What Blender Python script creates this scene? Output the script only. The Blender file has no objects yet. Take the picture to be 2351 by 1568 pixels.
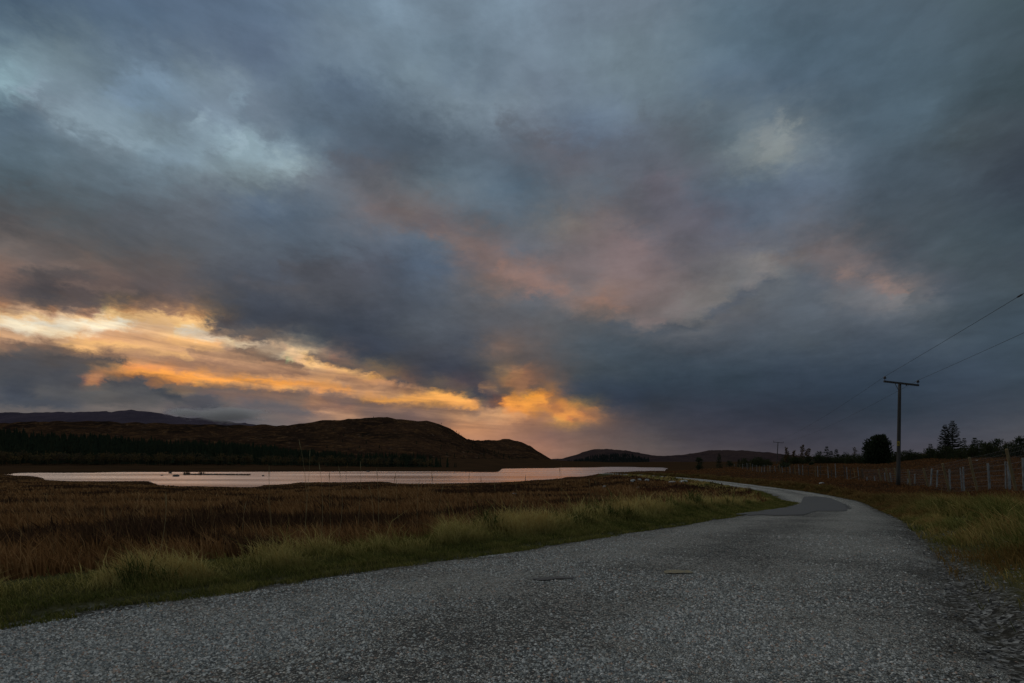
import bpy, bmesh, math, random
import numpy as np
from mathutils import Vector, Matrix

scene = bpy.context.scene
COL = scene.collection
rng = np.random.default_rng(7)
random.seed(7)

# ---------------------------------------------------------------- camera
CAM_H = 0.92                       # eye height above the tarmac
FW = 0.5557                        # lens / sensor width  (20 mm on full frame)
cam_d = bpy.data.cameras.new('camera')
cam_d.sensor_width = 36.0
cam_d.lens = 36.0 * FW
cam_d.shift_y = 0.1196             # level camera, rising front: verticals stay vertical
cam_d.clip_start = 0.05
cam_d.clip_end = 60000
cam = bpy.data.objects.new('camera', cam_d)
cam.location = (0, 0, CAM_H)
cam.rotation_euler = (math.radians(90), 0, 0)
COL.objects.link(cam)
scene.camera = cam

scene.view_settings.view_transform = 'Standard'
scene.view_settings.look = 'None'
scene.view_settings.gamma = 1.0
scene.view_settings.use_curve_mapping = False
scene.view_settings.exposure = 0.0

# reference frame used to survey the photograph (2351 px wide): horizon row, centre column, focal length
SW, SHZ, SF = 2351.0, 1065.5, 2351.0 * FW
def uv(px, py):
    return (px - SW / 2) / SF, (SHZ - py) / SF
def srgb(c):
    c = np.asarray(c, float) / 255.0
    return np.where(c <= 0.04045, c / 12.92, ((c + 0.055) / 1.055) ** 2.4)

# ---------------------------------------------------------------- sky
# Surveyed colours of the overcast dusk sky: (column, row, r, g, b)
SKY = [
 # top
 (0,-40,78,100,122),(300,-40,86,106,130),(600,-40,94,114,136),(900,-40,112,133,150),(1200,-40,124,146,164),(1500,-40,110,126,140),(1800,-40,90,110,126),(2100,-40,82,100,112),(2351,-40,74,92,100),
 (0,20,78,100,120),(300,20,82,104,126),(600,20,90,110,132),(760,20,102,122,140),(900,25,122,144,162),(1050,20,112,130,146),(1200,15,126,148,166),(1290,15,110,126,142),(1500,20,106,122,136),(1650,10,92,114,130),(1800,20,84,104,120),(2100,20,80,98,112),(2351,20,72,90,100),
 (0,100,100,122,136),(150,110,106,126,138),(300,90,88,108,128),(450,90,88,106,126),(600,100,92,110,132),(760,90,108,126,142),(900,110,112,132,148),(1050,100,104,124,140),(1200,90,116,134,150),(1330,80,118,138,154),(1500,110,112,130,142),(1640,110,98,120,136),(1800,110,82,104,120),(2100,100,80,100,114),(2351,110,72,88,98),
 (0,205,138,170,182),(90,200,126,148,162),(200,190,112,132,146),(290,205,126,152,174),(330,225,122,148,170),(450,170,106,124,138),(500,190,116,134,148),(600,160,94,112,132),(700,170,100,120,138),(800,190,90,108,126),(880,160,112,132,148),(960,165,118,138,152),(1050,220,120,138,152),(1150,200,116,134,150),(1250,190,112,128,144),(1400,150,112,130,142),(1500,200,108,126,138),(1650,180,94,114,132),(1800,190,86,106,124),(2100,200,80,100,114),(2351,190,64,80,88),
 (0,300,90,110,126),(30,265,92,112,128),(110,250,118,136,150),(160,280,136,158,172),(220,295,136,158,172),(330,345,134,158,172),(390,360,126,148,164),(370,290,112,130,142),(440,260,122,142,160),(500,295,132,154,170),(540,320,150,176,188),(565,335,138,162,174),(600,250,104,120,136),(610,310,102,118,132),(630,365,146,170,182),(680,385,134,152,160),(700,300,88,106,122),(820,280,80,96,112),(880,335,80,92,106),(1000,300,84,98,112),(1060,210,112,130,146),(1090,290,106,122,136),(1200,240,120,136,150),(1180,310,96,108,122),(1250,320,94,98,108),(1330,300,96,112,132),(1430,290,104,120,138),(1550,290,96,106,116),(1650,300,96,112,124),(1700,320,108,122,130),(1750,305,128,138,142),(1765,365,134,144,146),(1790,345,136,144,146),(1850,345,108,122,134),(1950,300,82,100,114),(2100,280,84,104,118),(2200,320,72,84,92),(2351,320,64,74,84),
 (0,400,80,96,106),(120,380,92,110,122),(200,350,104,120,132),(280,420,96,112,124),(400,400,108,126,138),(480,410,112,126,136),(580,410,112,126,134),(700,420,106,116,126),(770,380,92,104,118),(840,400,92,96,104),(900,370,84,92,102),(1000,410,98,114,126),(1060,430,104,118,130),(1200,420,84,102,118),(1310,395,94,97,106),(1400,420,94,104,116),(1500,440,100,98,108),(1590,350,92,100,110),(1600,430,92,102,116),(1700,420,94,110,126),(1830,420,98,114,132),(2000,400,82,98,112),(2150,400,76,90,102),(2351,420,60,70,82),
 (0,500,82,80,82),(150,480,84,92,98),(300,500,88,94,102),(450,480,96,104,114),(600,460,90,107,126),(680,490,86,101,117),(760,460,102,112,124),(860,480,112,106,110),(930,500,116,106,106),(1000,520,112,104,108),(1080,480,98,110,122),(1200,490,92,104,116),(1300,520,118,112,110),(1380,500,114,106,108),(1460,500,96,96,104),(1530,410,103,103,113),(1600,500,102,102,114),(1750,500,92,104,120),(1850,480,94,104,118),(2000,500,78,88,98),(2150,480,74,86,96),(2351,500,64,78,88),
 (0,560,112,102,98),(120,545,96,92,92),(260,560,88,90,94),(400,560,90,94,100),(600,560,92,102,114),(780,560,90,102,116),(900,550,96,106,120),(1000,560,96,108,122),(1060,560,122,106,104),(1100,590,122,106,106),(1200,570,104,108,118),(1330,560,116,108,110),(1450,570,124,108,110),(1560,560,100,98,106),(1700,560,104,106,116),(1800,590,112,116,124),(1890,575,116,108,110),(1960,590,112,104,106),(2060,580,80,88,98),(2200,580,72,84,92),(2351,600,68,80,90),
 (0,620,128,104,94),(90,620,94,86,86),(200,600,112,98,92),(240,640,112,94,88),(400,620,96,90,90),(500,640,88,86,88),(650,620,92,94,100),(720,610,86,86,90),(850,610,94,94,100),(1000,620,90,100,112),(1150,640,130,108,102),(1230,650,138,112,106),(1330,650,120,112,114),(1400,630,128,112,112),(1500,640,126,112,112),(1620,620,106,104,108),(1720,640,120,122,126),(1760,610,134,130,128),(1850,640,94,102,112),(2000,640,112,108,112),(2050,660,124,112,110),(2080,690,124,122,124),(2150,660,80,88,98),(2351,650,70,82,90),
 (0,680,118,96,86),(90,680,84,78,78),(200,690,94,84,82),(300,680,92,84,82),(420,690,116,98,90),(560,690,80,80,84),(700,680,88,86,88),(850,680,84,84,88),(1000,680,90,94,100),(1130,665,114,104,102),(1230,690,96,100,108),(1330,690,132,112,106),(1380,690,142,114,102),(1460,690,128,112,110),(1560,690,122,114,114),(1650,680,120,118,118),(1760,700,92,98,106),(1900,690,96,104,114),(2060,715,100,106,114),(2200,720,72,84,94),(2351,720,66,80,92),
 (0,702,176,128,92),(100,705,170,126,94),(200,712,164,122,92),(300,712,186,136,92),(400,712,160,122,96),(450,720,190,140,92),(500,745,96,82,76),
 (0,728,252,232,190),(60,728,255,240,206),(140,730,255,246,218),(230,728,255,240,200),(270,722,255,206,128),(300,735,232,204,160),(360,735,226,184,138),(420,730,236,186,124),(460,738,224,180,120),(450,760,236,214,174),(500,765,190,158,124),
 (0,755,214,178,138),(80,748,255,238,200),(150,755,236,192,146),(250,755,226,180,138),(350,760,232,184,134),(400,780,248,196,126),(480,790,238,190,128),
 (0,775,178,142,112),(100,780,196,152,116),(180,790,220,162,106),(260,790,240,184,122),(330,795,200,156,122),(420,800,224,176,126),(490,800,214,174,128),(540,785,190,164,132),(560,800,146,122,102),(580,775,150,124,102),(600,800,210,182,146),(650,805,176,148,120),
 (0,800,96,86,82),(60,815,82,78,78),(150,808,84,78,78),(220,815,88,80,78),(280,825,140,114,94),(340,815,158,126,104),(430,825,184,142,112),(520,825,178,138,108),(620,825,150,118,96),(690,810,232,196,148),(670,835,170,128,100),(730,840,216,180,136),(760,820,150,118,100),
 (650,755,80,78,80),(570,735,78,78,82),(750,780,78,78,80),(850,820,76,76,80),(1000,860,74,72,76),(1100,905,74,70,72),(930,760,82,84,88),(1080,780,86,86,90),(1200,760,96,92,94),(1150,800,116,98,90),(1200,830,92,84,82),(880,700,84,86,92),(1000,740,92,94,98),(1000,800,80,80,84),(1100,840,80,78,80),
 (1300,740,92,94,98),(1400,745,86,90,96),(1500,745,108,104,106),(1600,730,112,112,114),(1660,725,96,98,104),(1330,800,78,86,94),(1450,790,72,82,92),(1600,800,72,80,90),(1720,760,82,90,100),(1850,790,76,86,96),(2000,770,76,86,98),(2150,790,70,82,94),(2351,780,64,78,90),
 (0,850,74,76,80),(100,850,76,76,80),(170,850,84,82,82),(200,872,148,112,88),(240,858,186,134,96),(300,848,236,154,84),(360,858,228,150,86),(420,852,186,132,96),(520,845,172,126,98),(620,850,160,122,100),(720,858,196,150,112),(800,858,196,142,100),(850,868,232,162,90),(900,878,160,112,82),
 (330,868,130,102,88),(400,872,246,160,76),(460,868,252,172,86),(560,876,252,174,90),(650,878,250,170,84),(740,876,252,182,96),(800,880,150,118,100),(880,892,190,140,104),
 (0,895,72,76,84),(100,895,84,84,86),(200,895,88,86,86),(300,882,76,76,80),(350,905,82,82,84),(400,905,92,88,88),(480,892,124,104,94),(560,895,132,108,96),(640,892,186,136,96),(720,898,176,130,98),(800,900,182,134,100),(850,912,216,156,94),(920,908,238,176,104),(1000,905,250,186,100),(1060,912,248,184,98),(1100,925,176,126,90),(1050,890,112,90,80),(950,880,110,88,78),
 (1140,930,80,72,72),(1150,905,86,76,74),(1170,880,146,108,80),(1200,855,140,104,82),(1180,865,166,124,88),(1220,890,130,98,76),(1250,905,220,146,62),(1200,925,252,178,70),(1230,920,255,192,74),(1160,935,220,152,84),(1270,930,220,142,62),(1285,905,128,96,76),
 (0,930,96,94,94),(150,930,84,84,88),(280,930,92,88,88),(400,925,96,92,92),(520,925,110,100,96),(640,925,124,106,98),(720,920,158,122,98),(800,930,138,110,98),(870,930,124,102,92),(950,935,134,108,94),(1030,928,222,160,92),(1090,940,140,110,94),
 (0,950,112,106,104),(200,950,106,100,98),(430,945,88,86,90),(500,930,84,84,88),(480,960,84,82,88),(600,955,104,98,98),(700,950,128,110,104),(800,948,166,130,106),(900,950,112,94,88),(1000,950,130,106,94),(1080,955,186,144,110),(1140,955,200,152,112),(1200,955,180,130,92),(1260,950,176,124,84),(1290,955,244,170,80),(1310,945,236,162,78),(1340,945,214,142,76),(1370,950,150,108,80),(1400,970,102,84,78),
 (110,822,70,69,73),(205,822,72,70,72),(250,826,76,74,74),(150,870,72,74,80),(275,878,70,71,76),(318,876,76,76,80),(345,900,70,72,78),(375,912,66,69,76),(405,920,74,75,80),(60,870,66,70,78),(30,910,62,67,77),(470,925,78,78,84),(500,945,74,75,82),(560,950,88,86,92),(430,965,86,84,92),(240,905,96,93,92),(130,950,100,96,96),(440,905,110,100,96),(540,935,106,98,96),(700,905,134,112,98),(810,918,122,104,94),(760,900,128,106,96),(600,780,120,104,92),(640,812,134,114,98),(560,812,132,112,96),
 (600,985,100,96,98),(300,985,100,96,96),(0,985,108,102,100),(900,985,130,106,96),(1050,985,186,136,102),(1120,985,180,132,100),(1200,985,150,112,92),(1280,990,128,100,88),(1350,985,112,92,84),(1450,985,84,76,78),
 (1330,860,70,76,82),(1320,900,68,72,80),(1400,930,66,68,76),(1420,860,60,70,80),(1500,870,54,66,78),(1600,850,58,70,82),(1700,880,52,64,76),(1800,850,58,70,84),(1950,880,50,62,76),(2100,870,54,66,80),(2250,860,60,72,86),(2351,870,60,72,84),
 (1500,930,52,58,68),(1600,930,54,60,72),(1750,940,50,56,68),(1900,940,48,56,68),(2050,940,50,60,72),(2200,940,58,66,78),(2351,950,66,72,82),
 (1150,1020,168,122,98),(1250,1030,152,112,94),(1350,1020,120,96,86),(1500,1020,88,80,80),(1600,1000,68,66,74),(1750,1000,60,60,70),(1900,1000,58,60,70),(2100,1000,66,68,78),(2351,1010,80,80,86),
 (1250,1062,150,114,98),(1400,1062,112,94,88),(1550,1060,92,82,82),(1700,1050,80,74,78),(1900,1050,72,70,78),(2100,1050,78,76,84),(2351,1060,84,82,88),
 (0,1062,104,98,98),(400,1062,104,98,98),(800,1062,130,110,100),
]
SKY = np.array(SKY, float)
_bk = (SKY[:, 0] > 430) & (SKY[:, 0] < 1180) & (SKY[:, 1] > 560) & (SKY[:, 1] < 915) & (SKY[:, 2] < 106)   # the slate bank across the middle
SKY[_bk, 2:5] *= (0.90, 0.95, 1.01)
_pl = (SKY[:, 0] < 720) & (SKY[:, 1] > 180) & (SKY[:, 1] < 400) & (SKY[:, 3] > 140)
SKY[_pl, 2:5] *= 0.96
def lin2(x, y, ax=0.5):
    return np.sqrt(((x) * ax) ** 2 + y ** 2 + 36.0)
# smooth interpolation of the survey over direction (radial basis, linear kernel)
_sx, _sy = SKY[:, 0], SKY[:, 1]
_sc = np.log(srgb(SKY[:, 2:5]) + 0.004)
_A = lin2(_sx[:, None] - _sx[None], _sy[:, None] - _sy[None])
_A[np.diag_indices(len(_sx))] += 0.6
_n = len(_sx)
_M = np.zeros((_n + 1, _n + 1)); _M[:_n, :_n] = _A; _M[_n, :_n] = 1; _M[:_n, _n] = 1
_W = np.linalg.solve(_M, np.vstack([_sc, np.zeros((1, 3))]))
def sky_lin(px, py):
    px = np.clip(np.asarray(px, float), -60, 2411); py = np.clip(np.asarray(py, float), -60, 1066)
    k = lin2(px.ravel()[:, None] - _sx[None], py.ravel()[:, None] - _sy[None])
    v = k @ _W[:_n] + _W[_n]
    return np.clip(np.exp(v) - 0.004, 0.0, 1.2).reshape(px.shape + (3,))
# cloud streaks and fringes laid over the survey: path (columns, rows), half width, colour, weight
STROKES = [
 # afterglow under the edge of the main cloud sheet
 ([(0,778),(150,785),(300,795),(450,815),(600,845),(760,872),(900,898)],34,(206,160,120),.75),
 ([(0,724),(110,728),(200,731),(290,727),(350,726),(430,732),(470,742)],10,(250,200,128),.9),
 ([(0,740),(80,743),(150,744),(230,741),(300,740)],14,(255,246,216),1),
 ([(50,757),(130,761),(200,757)],9,(255,236,196),.9),
 ([(320,745),(380,750),(420,756)],11,(236,196,150),.8),
 ([(420,752),(455,763),(500,770)],7,(240,226,198),.9),
 ([(520,776),(565,792),(640,806)],6,(244,222,184),.9),
 ([(660,812),(695,824),(728,838)],7,(250,220,170),.95),
 ([(0,772),(80,775),(150,772),(210,775)],7,(222,180,138),.7),
 ([(120,783),(220,788),(330,802),(440,818)],10,(252,200,126),.9),
 ([(400,778),(450,783),(500,790)],13,(246,190,122),.8),
 ([(0,789),(90,788),(160,796)],7,(150,122,102),.8),
 ([(225,803),(330,812),(450,828),(560,842),(700,856)],11,(158,124,102),.85),
 ([(443,800),(470,808)],8,(150,120,100),.7),
 ([(545,797),(590,806),(640,818),(692,838)],12,(116,98,86),.85),
 ([(580,845),(640,852),(690,850)],7,(150,116,94),.7),
 ([(190,862),(224,874)],8,(226,152,92),.85),([(262,856),(300,862)],7,(242,164,88),.85),
 ([(290,850),(367,859),(460,866),(551,871),(660,875),(765,877)],6.5,(248,168,82),1),
 ([(349,880),(382,879)],5,(255,168,74),.9),
 ([(300,872),(420,886),(560,892),(700,903)],8,(104,94,92),.75),
 ([(606,891),(664,891)],4.5,(255,184,96),.9),([(735,893),(808,896)],4.5,(244,168,90),.85),([(712,908),(722,908)],5,(255,190,112),.8),
 ([(690,822),(740,838),(796,850),(850,860),(894,868)],7,(248,194,124),.9),([(850,862),(896,870)],4.5,(255,188,98),.9),
 ([(770,868),(850,882),(980,896)],9,(160,124,100),.8),
 ([(827,911),(888,919),(950,921),(1010,918),(1090,929)],7,(248,176,92),1),([(945,912),(1000,917),(1055,921)],11,(246,176,96),.9),
 ([(643,899),(730,908),(827,917)],7,(122,101,93),.75),([(784,923),(872,925)],7,(112,95,90),.75),
 ([(860,934),(960,940),(1110,946)],8,(138,111,97),.8),([(741,945),(796,954)],6,(186,146,116),.8),([(950,955),(1060,958)],6,(170,134,108),.6),
 ([(1096,948),(1150,952),(1196,955)],11,(216,166,122),.85),
 ([(1157,926),(1194,931),(1249,921)],24,(206,128,66),.7),([(1160,925),(1194,930),(1246,918)],13,(240,160,74),1),([(1210,914),(1240,908)],6,(250,164,66),.8),
 ([(1194,862),(1198,885),(1202,905)],13,(160,116,86),.75),([(1112,886),(1132,893)],11,(160,124,92),.7),([(1150,900),(1175,893)],9,(92,80,74),.8),([(1222,893),(1245,890)],8,(84,78,76),.7),
 ([(1262,934),(1300,946),(1348,956)],15,(184,120,78),.75),([(1290,952),(1318,956)],12,(232,154,80),.95),([(1268,912),(1275,930)],8,(120,92,76),.7),
 ([(1168,938),(1185,934)],5,(150,98,66),.8),([(1206,917),(1216,924)],4,(200,124,64),.8),([(1232,930),(1246,926)],5,(160,104,70),.7),([(1276,950),(1286,944)],5,(150,102,74),.8),([(1310,966),(1330,962)],6,(140,100,76),.8),([(1140,912),(1160,916)],6,(110,86,74),.8),([(1330,940),(1356,950)],6,(120,92,78),.7),
 # lower left cloud bank
 ([(0,838),(70,835),(150,852),(182,872)],34,(78,79,84),.9),([(58,800),(100,806),(150,830)],24,(84,80,80),.85),
 ([(122,808),(200,815),(284,826)],10,(74,72,74),.95),([(112,846),(147,886)],14,(72,74,80),.8),
 ([(240,875),(290,873),(343,878)],12,(73,74,79),.95),([(343,893),(380,903),(416,912)],11,(65,69,76),.95),
 ([(180,902),(260,900),(330,897)],11,(94,93,93),.8),([(0,920),(100,925),(200,938)],14,(70,76,86),.8),
 ([(220,925),(330,922),(420,934)],9,(86,86,88),.7),([(446,908),(478,918),(510,932)],12,(82,82,88),.85),([(380,940),(450,952),(560,962)],9,(76,75,85),.85),
 ([(551,926),(630,934),(704,948)],13,(94,93,98),.8),([(0,946),(120,943),(240,940),(330,938)],5,(114,107,104),.7),([(480,903),(560,908),(640,905)],6,(134,112,100),.7),
 # upper edge of the bank: dark underside
 ([(490,738),(560,764),(620,786)],9,(84,82,84),.8),([(700,808),(780,836),(860,856),(930,876)],10,(76,75,79),.85),([(960,880),(1040,895),(1100,914)],11,(74,71,74),.85),
 ([(60,690),(150,694),(240,700)],9,(92,82,82),.6),([(60,628),(160,628),(240,634)],10,(92,86,86),.7),([(20,606),(110,612),(200,606)],9,(126,108,100),.6),([(120,650),(200,662),(300,672)],10,(124,104,96),.6),
 # pale breaks, upper left
 ([(0,203),(30,210)],18,(142,172,184),.8),
 ([(60,222),(104,268),(195,294),(261,321),(348,347),(395,368)],12,(140,162,176),.85),([(110,250),(150,268)],9,(132,152,166),.6),
 ([(285,188),(330,190),(368,199)],12,(128,154,178),.75),([(243,198),(275,222),(300,246)],10,(126,150,172),.7),
 ([(435,264),(487,298),(542,323)],9,(142,164,178),.85),([(512,305),(556,324)],6,(172,196,204),.95),([(554,306),(584,336)],8,(142,166,178),.8),([(524,192),(536,225),(544,258)],7,(124,146,162),.7),
 ([(574,348),(631,369)],7,(144,166,176),.85),([(620,364),(660,380),(692,392)],7,(142,162,170),.8),
 ([(30,254),(95,276),(140,310)],12,(104,118,130),.6),([(365,272),(400,278),(435,276)],9,(100,118,130),.75),([(226,350),(278,362),(330,380)],12,(108,119,130),.65),([(470,335),(530,345)],9,(108,122,134),.6),
 ([(560,262),(580,290)],9,(98,116,132),.6),
 # slate masses, top and centre
 ([(713,262),(800,284),(887,300),(1009,314)],20,(79,93,107),.75),([(720,200),(780,190),(850,196)],16,(86,104,124),.6),([(760,372),(840,386),(880,380)],16,(90,92,100),.6),
 ([(1000,145),(1060,160),(1100,185)],11,(120,140,154),.5),([(880,150),(950,165),(1030,158)],10,(118,138,152),.5),([(1060,215),(1110,225),(1160,240)],9,(124,142,156),.6),([(1170,190),(1230,205)],12,(122,140,154),.5),
 ([(1150,250),(1175,285),(1200,330)],10,(90,96,106),.6),([(1240,330),(1300,352),(1350,376)],12,(96,98,108),.6),
 ([(1480,262),(1540,290),(1590,330)],13,(94,104,114),.6),([(1380,400),(1440,430),(1480,450)],12,(96,98,106),.6),([(1470,415),(1560,408)],9,(110,106,118),.6),
 # pale patch, upper right
 ([(1690,312),(1718,336)],9,(128,140,146),.8),([(1764,262),(1758,318),(1750,368)],12,(138,147,150),.75),([(1792,300),(1775,338),(1756,370)],11,(140,150,152),.8),([(1808,344),(1890,350)],9,(112,128,138),.7),([(1600,225),(1640,258)],9,(112,128,138),.5),
 # pink underlighting, centre
 ([(850,470),(920,500),(990,535)],11,(114,105,107),.65),([(985,535),(1050,560),(1096,586),(1150,620),(1205,656)],12,(126,109,106),.75),
 ([(1140,612),(1180,640),(1235,663),(1304,657)],9,(144,115,106),.85),([(1100,668),(1140,662)],6,(118,106,104),.7),([(1357,690),(1390,688),(1421,698)],9,(152,115,100),.85),
 ([(1420,580),(1470,600),(1500,640)],14,(124,109,110),.5),([(1455,724),(1490,734),(1519,740)],9,(126,113,112),.8),([(1565,690),(1610,684),(1670,670)],14,(124,119,118),.7),([(1700,658),(1740,634),(1781,610)],10,(130,126,127),.75),
 ([(1385,734),(1430,745),(1462,756)],9,(79,87,97),.85),([(1500,768),(1545,756),(1605,742)],12,(77,85,95),.85),([(1630,722),(1700,686),(1780,646)],11,(86,94,106),.8),([(1280,722),(1330,742)],11,(84,88,95),.6),
 ([(1917,620),(1970,630),(2035,646),(2062,672)],9,(138,118,112),.85),([(1774,597),(1815,590),(1861,583)],10,(122,114,113),.75),([(1896,674),(1980,682),(2052,688)],14,(111,115,121),.6),([(2080,668),(2110,700)],12,(76,88,98),.6),
 ([(1860,640),(1900,656)],10,(92,100,112),.6),
 ([(1060,676),(1100,690),(1160,700)],9,(94,98,106),.55),([(660,610),(720,604),(780,612)],11,(86,86,92),.6),([(560,650),(620,660),(700,664)],12,(90,88,92),.5),
]
def sky_full(px, py):
    c = sky_lin(px, py)
    px = np.asarray(px, float); py = np.asarray(py, float)
    for path, hw, col, al in STROKES:
        P = np.array(path, float); d2 = np.full(px.shape, 1e12); tt = np.zeros(px.shape); n = len(P) - 1
        for i in range(n):
            a, b = P[i], P[i + 1]; ab = b - a
            t = np.clip(((px - a[0]) * ab[0] + (py - a[1]) * ab[1]) / (ab @ ab), 0, 1)
            q = ((px - a[0] - t * ab[0]) * 0.75) ** 2 + (py - a[1] - t * ab[1]) ** 2
            m = q < d2; d2 = np.where(m, q, d2); tt = np.where(m, (i + t) / n, tt)
        w = hw * (0.55 + 0.45 * np.sin(np.pi * np.clip(tt, 0.02, 0.98)) ** 0.5)
        m = al * np.exp(-(np.sqrt(d2) / w) ** 2.4)
        c = c * (1 - m[..., None]) + srgb(col) * m[..., None]
    return c

world = bpy.data.worlds.new('World')
world.use_nodes = True
world.cycles.sampling_method = 'MANUAL'
world.cycles.sample_map_resolution = 512
nt = world.node_tree
nt.nodes.clear()
class NB:
    """small helper to write node graphs as expressions"""
    def __init__(s, nt): s.nt = nt
    def n(s, t, **kw):
        o = s.nt.nodes.new(t)
        for k, v in kw.items(): setattr(o, k, v)
        return o
    def put(s, sock, v):
        if isinstance(v, bpy.types.NodeSocket): s.nt.links.new(v, sock)
        elif v is not None: sock.default_value = v
    def m(s, op, a, b=None, c=None, clamp=False):
        o = s.n('ShaderNodeMath', operation=op, use_clamp=clamp)
        for i, v in enumerate((a, b, c)):
            if v is not None: s.put(o.inputs[i], v)
        return o.outputs[0]
    def v(s, op, a, b=None, scale=None):
        o = s.n('ShaderNodeVectorMath', operation=op)
        s.put(o.inputs[0], a)
        if b is not None: s.put(o.inputs[1], b)
        if scale is not None: s.put(o.inputs['Scale'], scale)
        return o.outputs['Value'] if op in ('LENGTH', 'DOT_PRODUCT') else o.outputs[0]
    def xyz(s, x, y, z):
        o = s.n('ShaderNodeCombineXYZ')
        for i, q in enumerate((x, y, z)): s.put(o.inputs[i], q)
        return o.outputs[0]
    def sep(s, a):
        o = s.n('ShaderNodeSeparateXYZ'); s.put(o.inputs[0], a); return o.outputs
    def noise(s, vec, scale, detail=4, rough=0.55, dist=0.0, color=False):
        o = s.n('ShaderNodeTexNoise')
        s.put(o.inputs['Vector'], vec); s.put(o.inputs['Scale'], scale)
        o.inputs['Detail'].default_value = detail; o.inputs['Roughness'].default_value = rough
        o.inputs['Distortion'].default_value = dist
        return o.outputs['Color'] if color else o.outputs['Fac']
    def vor(s, vec, scale, feature='F1', rand=1.0, out='Distance'):
        o = s.n('ShaderNodeTexVoronoi', feature=feature)
        s.put(o.inputs['Vector'], vec); s.put(o.inputs['Scale'], scale); o.inputs['Randomness'].default_value = rand
        return o.outputs[out]
    def mixc(s, f, a, b, blend='MIX'):
        o = s.n('ShaderNodeMix', data_type='RGBA', blend_type=blend)
        s.put(o.inputs[0], f)
        for i, q in ((6, a), (7, b)):
            s.put(o.inputs[i], q if isinstance(q, bpy.types.NodeSocket) else tuple(q) + ((1,) if len(q) == 3 else ()))
        return o.outputs[2]
    def mr(s, x, a, b, c=0.0, d=1.0, kind='LINEAR'):
        o = s.n('ShaderNodeMapRange', interpolation_type=kind)
        s.put(o.inputs[0], x)
        for i, q in enumerate((a, b, c, d)): s.put(o.inputs[i + 1], q)
        return o.outputs[0]
    def ramp(s, x, stops, interp='LINEAR'):
        o = s.n('ShaderNodeValToRGB'); cr = o.color_ramp; cr.interpolation = interp
        cr.elements[1].position = 1.0; cr.elements[0].position = 0.0
        for i, (p, c) in enumerate(stops):
            e = cr.elements[0] if i == 0 else cr.elements.new(float(p)) if i < len(stops) - 1 else cr.elements[len(stops) - 1]
            e.color = tuple(float(q) for q in c) + ((1.0,) if len(c) == 3 else ())
        s.put(o.inputs[0], x)
        return o.outputs[0]
    def attr(s, name):
        return s.n('ShaderNodeAttribute', attribute_name=name)
B = NB(nt)
tc = B.n('ShaderNodeTexCoord').outputs['Generated']
dx, dy, dz = B.sep(tc)
DEG = 57.29578
az0 = B.m('MULTIPLY', B.m('ARCTAN2', dx, dy), DEG)
el0 = B.m('MULTIPLY', B.m('ARCSINE', dz), DEG)
# cloud-layer coordinates: features shrink towards the horizon, streets run off to the north-west
zz = B.m('ADD', B.m('MAXIMUM', dz, 0.0), 0.10)
cl = B.xyz(B.m('DIVIDE', dx, zz), B.m('DIVIDE', dy, zz), 0.0)
ang = B.xyz(B.m('MULTIPLY', az0, 0.055), B.m('MULTIPLY', el0, 0.11), 0.0)
n_big = B.noise(cl, 1.1, 5, 0.58, 0.35, color=True)
n_ang = B.noise(ang, 3.6, 5, 0.60, 0.25, color=True)
b3, a3 = B.sep(n_big), B.sep(n_ang)
n_fin = B.noise(B.xyz(B.m('MULTIPLY', az0, 0.05), B.m('MULTIPLY', el0, 0.09), 7.0), 9.0, 7, 0.62, 0.4, color=True)
c3 = B.sep(n_fin)
def jit(x, lo, hi): return B.m('MULTIPLY', B.m('SUBTRACT', x, 0.5), B.mr(el0, 3.0, 20.0, lo, hi))
wa = B.m('ADD', B.m('ADD', jit(b3[0], 0.4, 3.2), jit(a3[0], 0.8, 2.4)), jit(c3[0], 1.7, 3.4))
we = B.m('ADD', B.m('ADD', jit(b3[1], 0.0, 2.2), jit(a3[1], 0.3, 1.5)), jit(c3[1], 0.8, 2.2))
n_rag = B.sep(B.noise(B.xyz(B.m('MULTIPLY', az0, 0.05), B.m('MULTIPLY', el0, 0.085), 4.0), 24.0, 6, 0.6, 0.3, color=True))
wa = B.m('ADD', wa, jit(n_rag[0], 1.3, 1.7)); we = B.m('ADD', we, jit(n_rag[1], 0.75, 1.4))
az = B.m('ADD', az0, wa)
el = B.m('ADD', el0, we)

AZ = 47.0
rows = list(np.arange(0.0, 14.9, 0.45)) + list(np.arange(15.3, 30, 0.9)) + [31, 32.5, 34, 36, 38, 40, 42.5]
def px_of(a, e):
    a, e = np.radians(a), np.radians(e)
    return SW / 2 + SF * np.tan(a), SHZ - SF * np.tan(e) / np.cos(a)
NP = 126
fa = B.m('DIVIDE', B.m('ADD', az, AZ), 2 * AZ, clamp=True)
fa3 = B.xyz(fa, fa, fa)
tA = np.linspace(0, 1, NP)
def sky_band(r):
    """one elevation band of the sky: colour along the azimuth, as curves in a small node group"""
    g = bpy.data.node_groups.new('sky_band', 'ShaderNodeTree')
    g.interface.new_socket('azimuth', in_out='INPUT', socket_type='NodeSocketColor')
    g.interface.new_socket('colour', in_out='OUTPUT', socket_type='NodeSocketColor')
    gi = g.nodes.new('NodeGroupInput'); go = g.nodes.new('NodeGroupOutput')
    cv = g.nodes.new('ShaderNodeRGBCurve'); mp = cv.mapping
    C = np.clip(sky_full(*px_of(-AZ + 2 * AZ * tA, r)), 0, 1)
    for ch in range(3):
        pts = mp.curves[ch].points
        pts[0].location = (0, C[0, ch]); pts[1].location = (1, C[-1, ch])
        for k in range(1, NP - 1): pts.new(float(tA[k]), float(C[k, ch]))
    mp.update()
    g.links.new(gi.outputs[0], cv.inputs['Color']); g.links.new(cv.outputs[0], go.inputs[0])
    return g
bands = [sky_band(r) for r in rows]
sky_c = None
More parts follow.
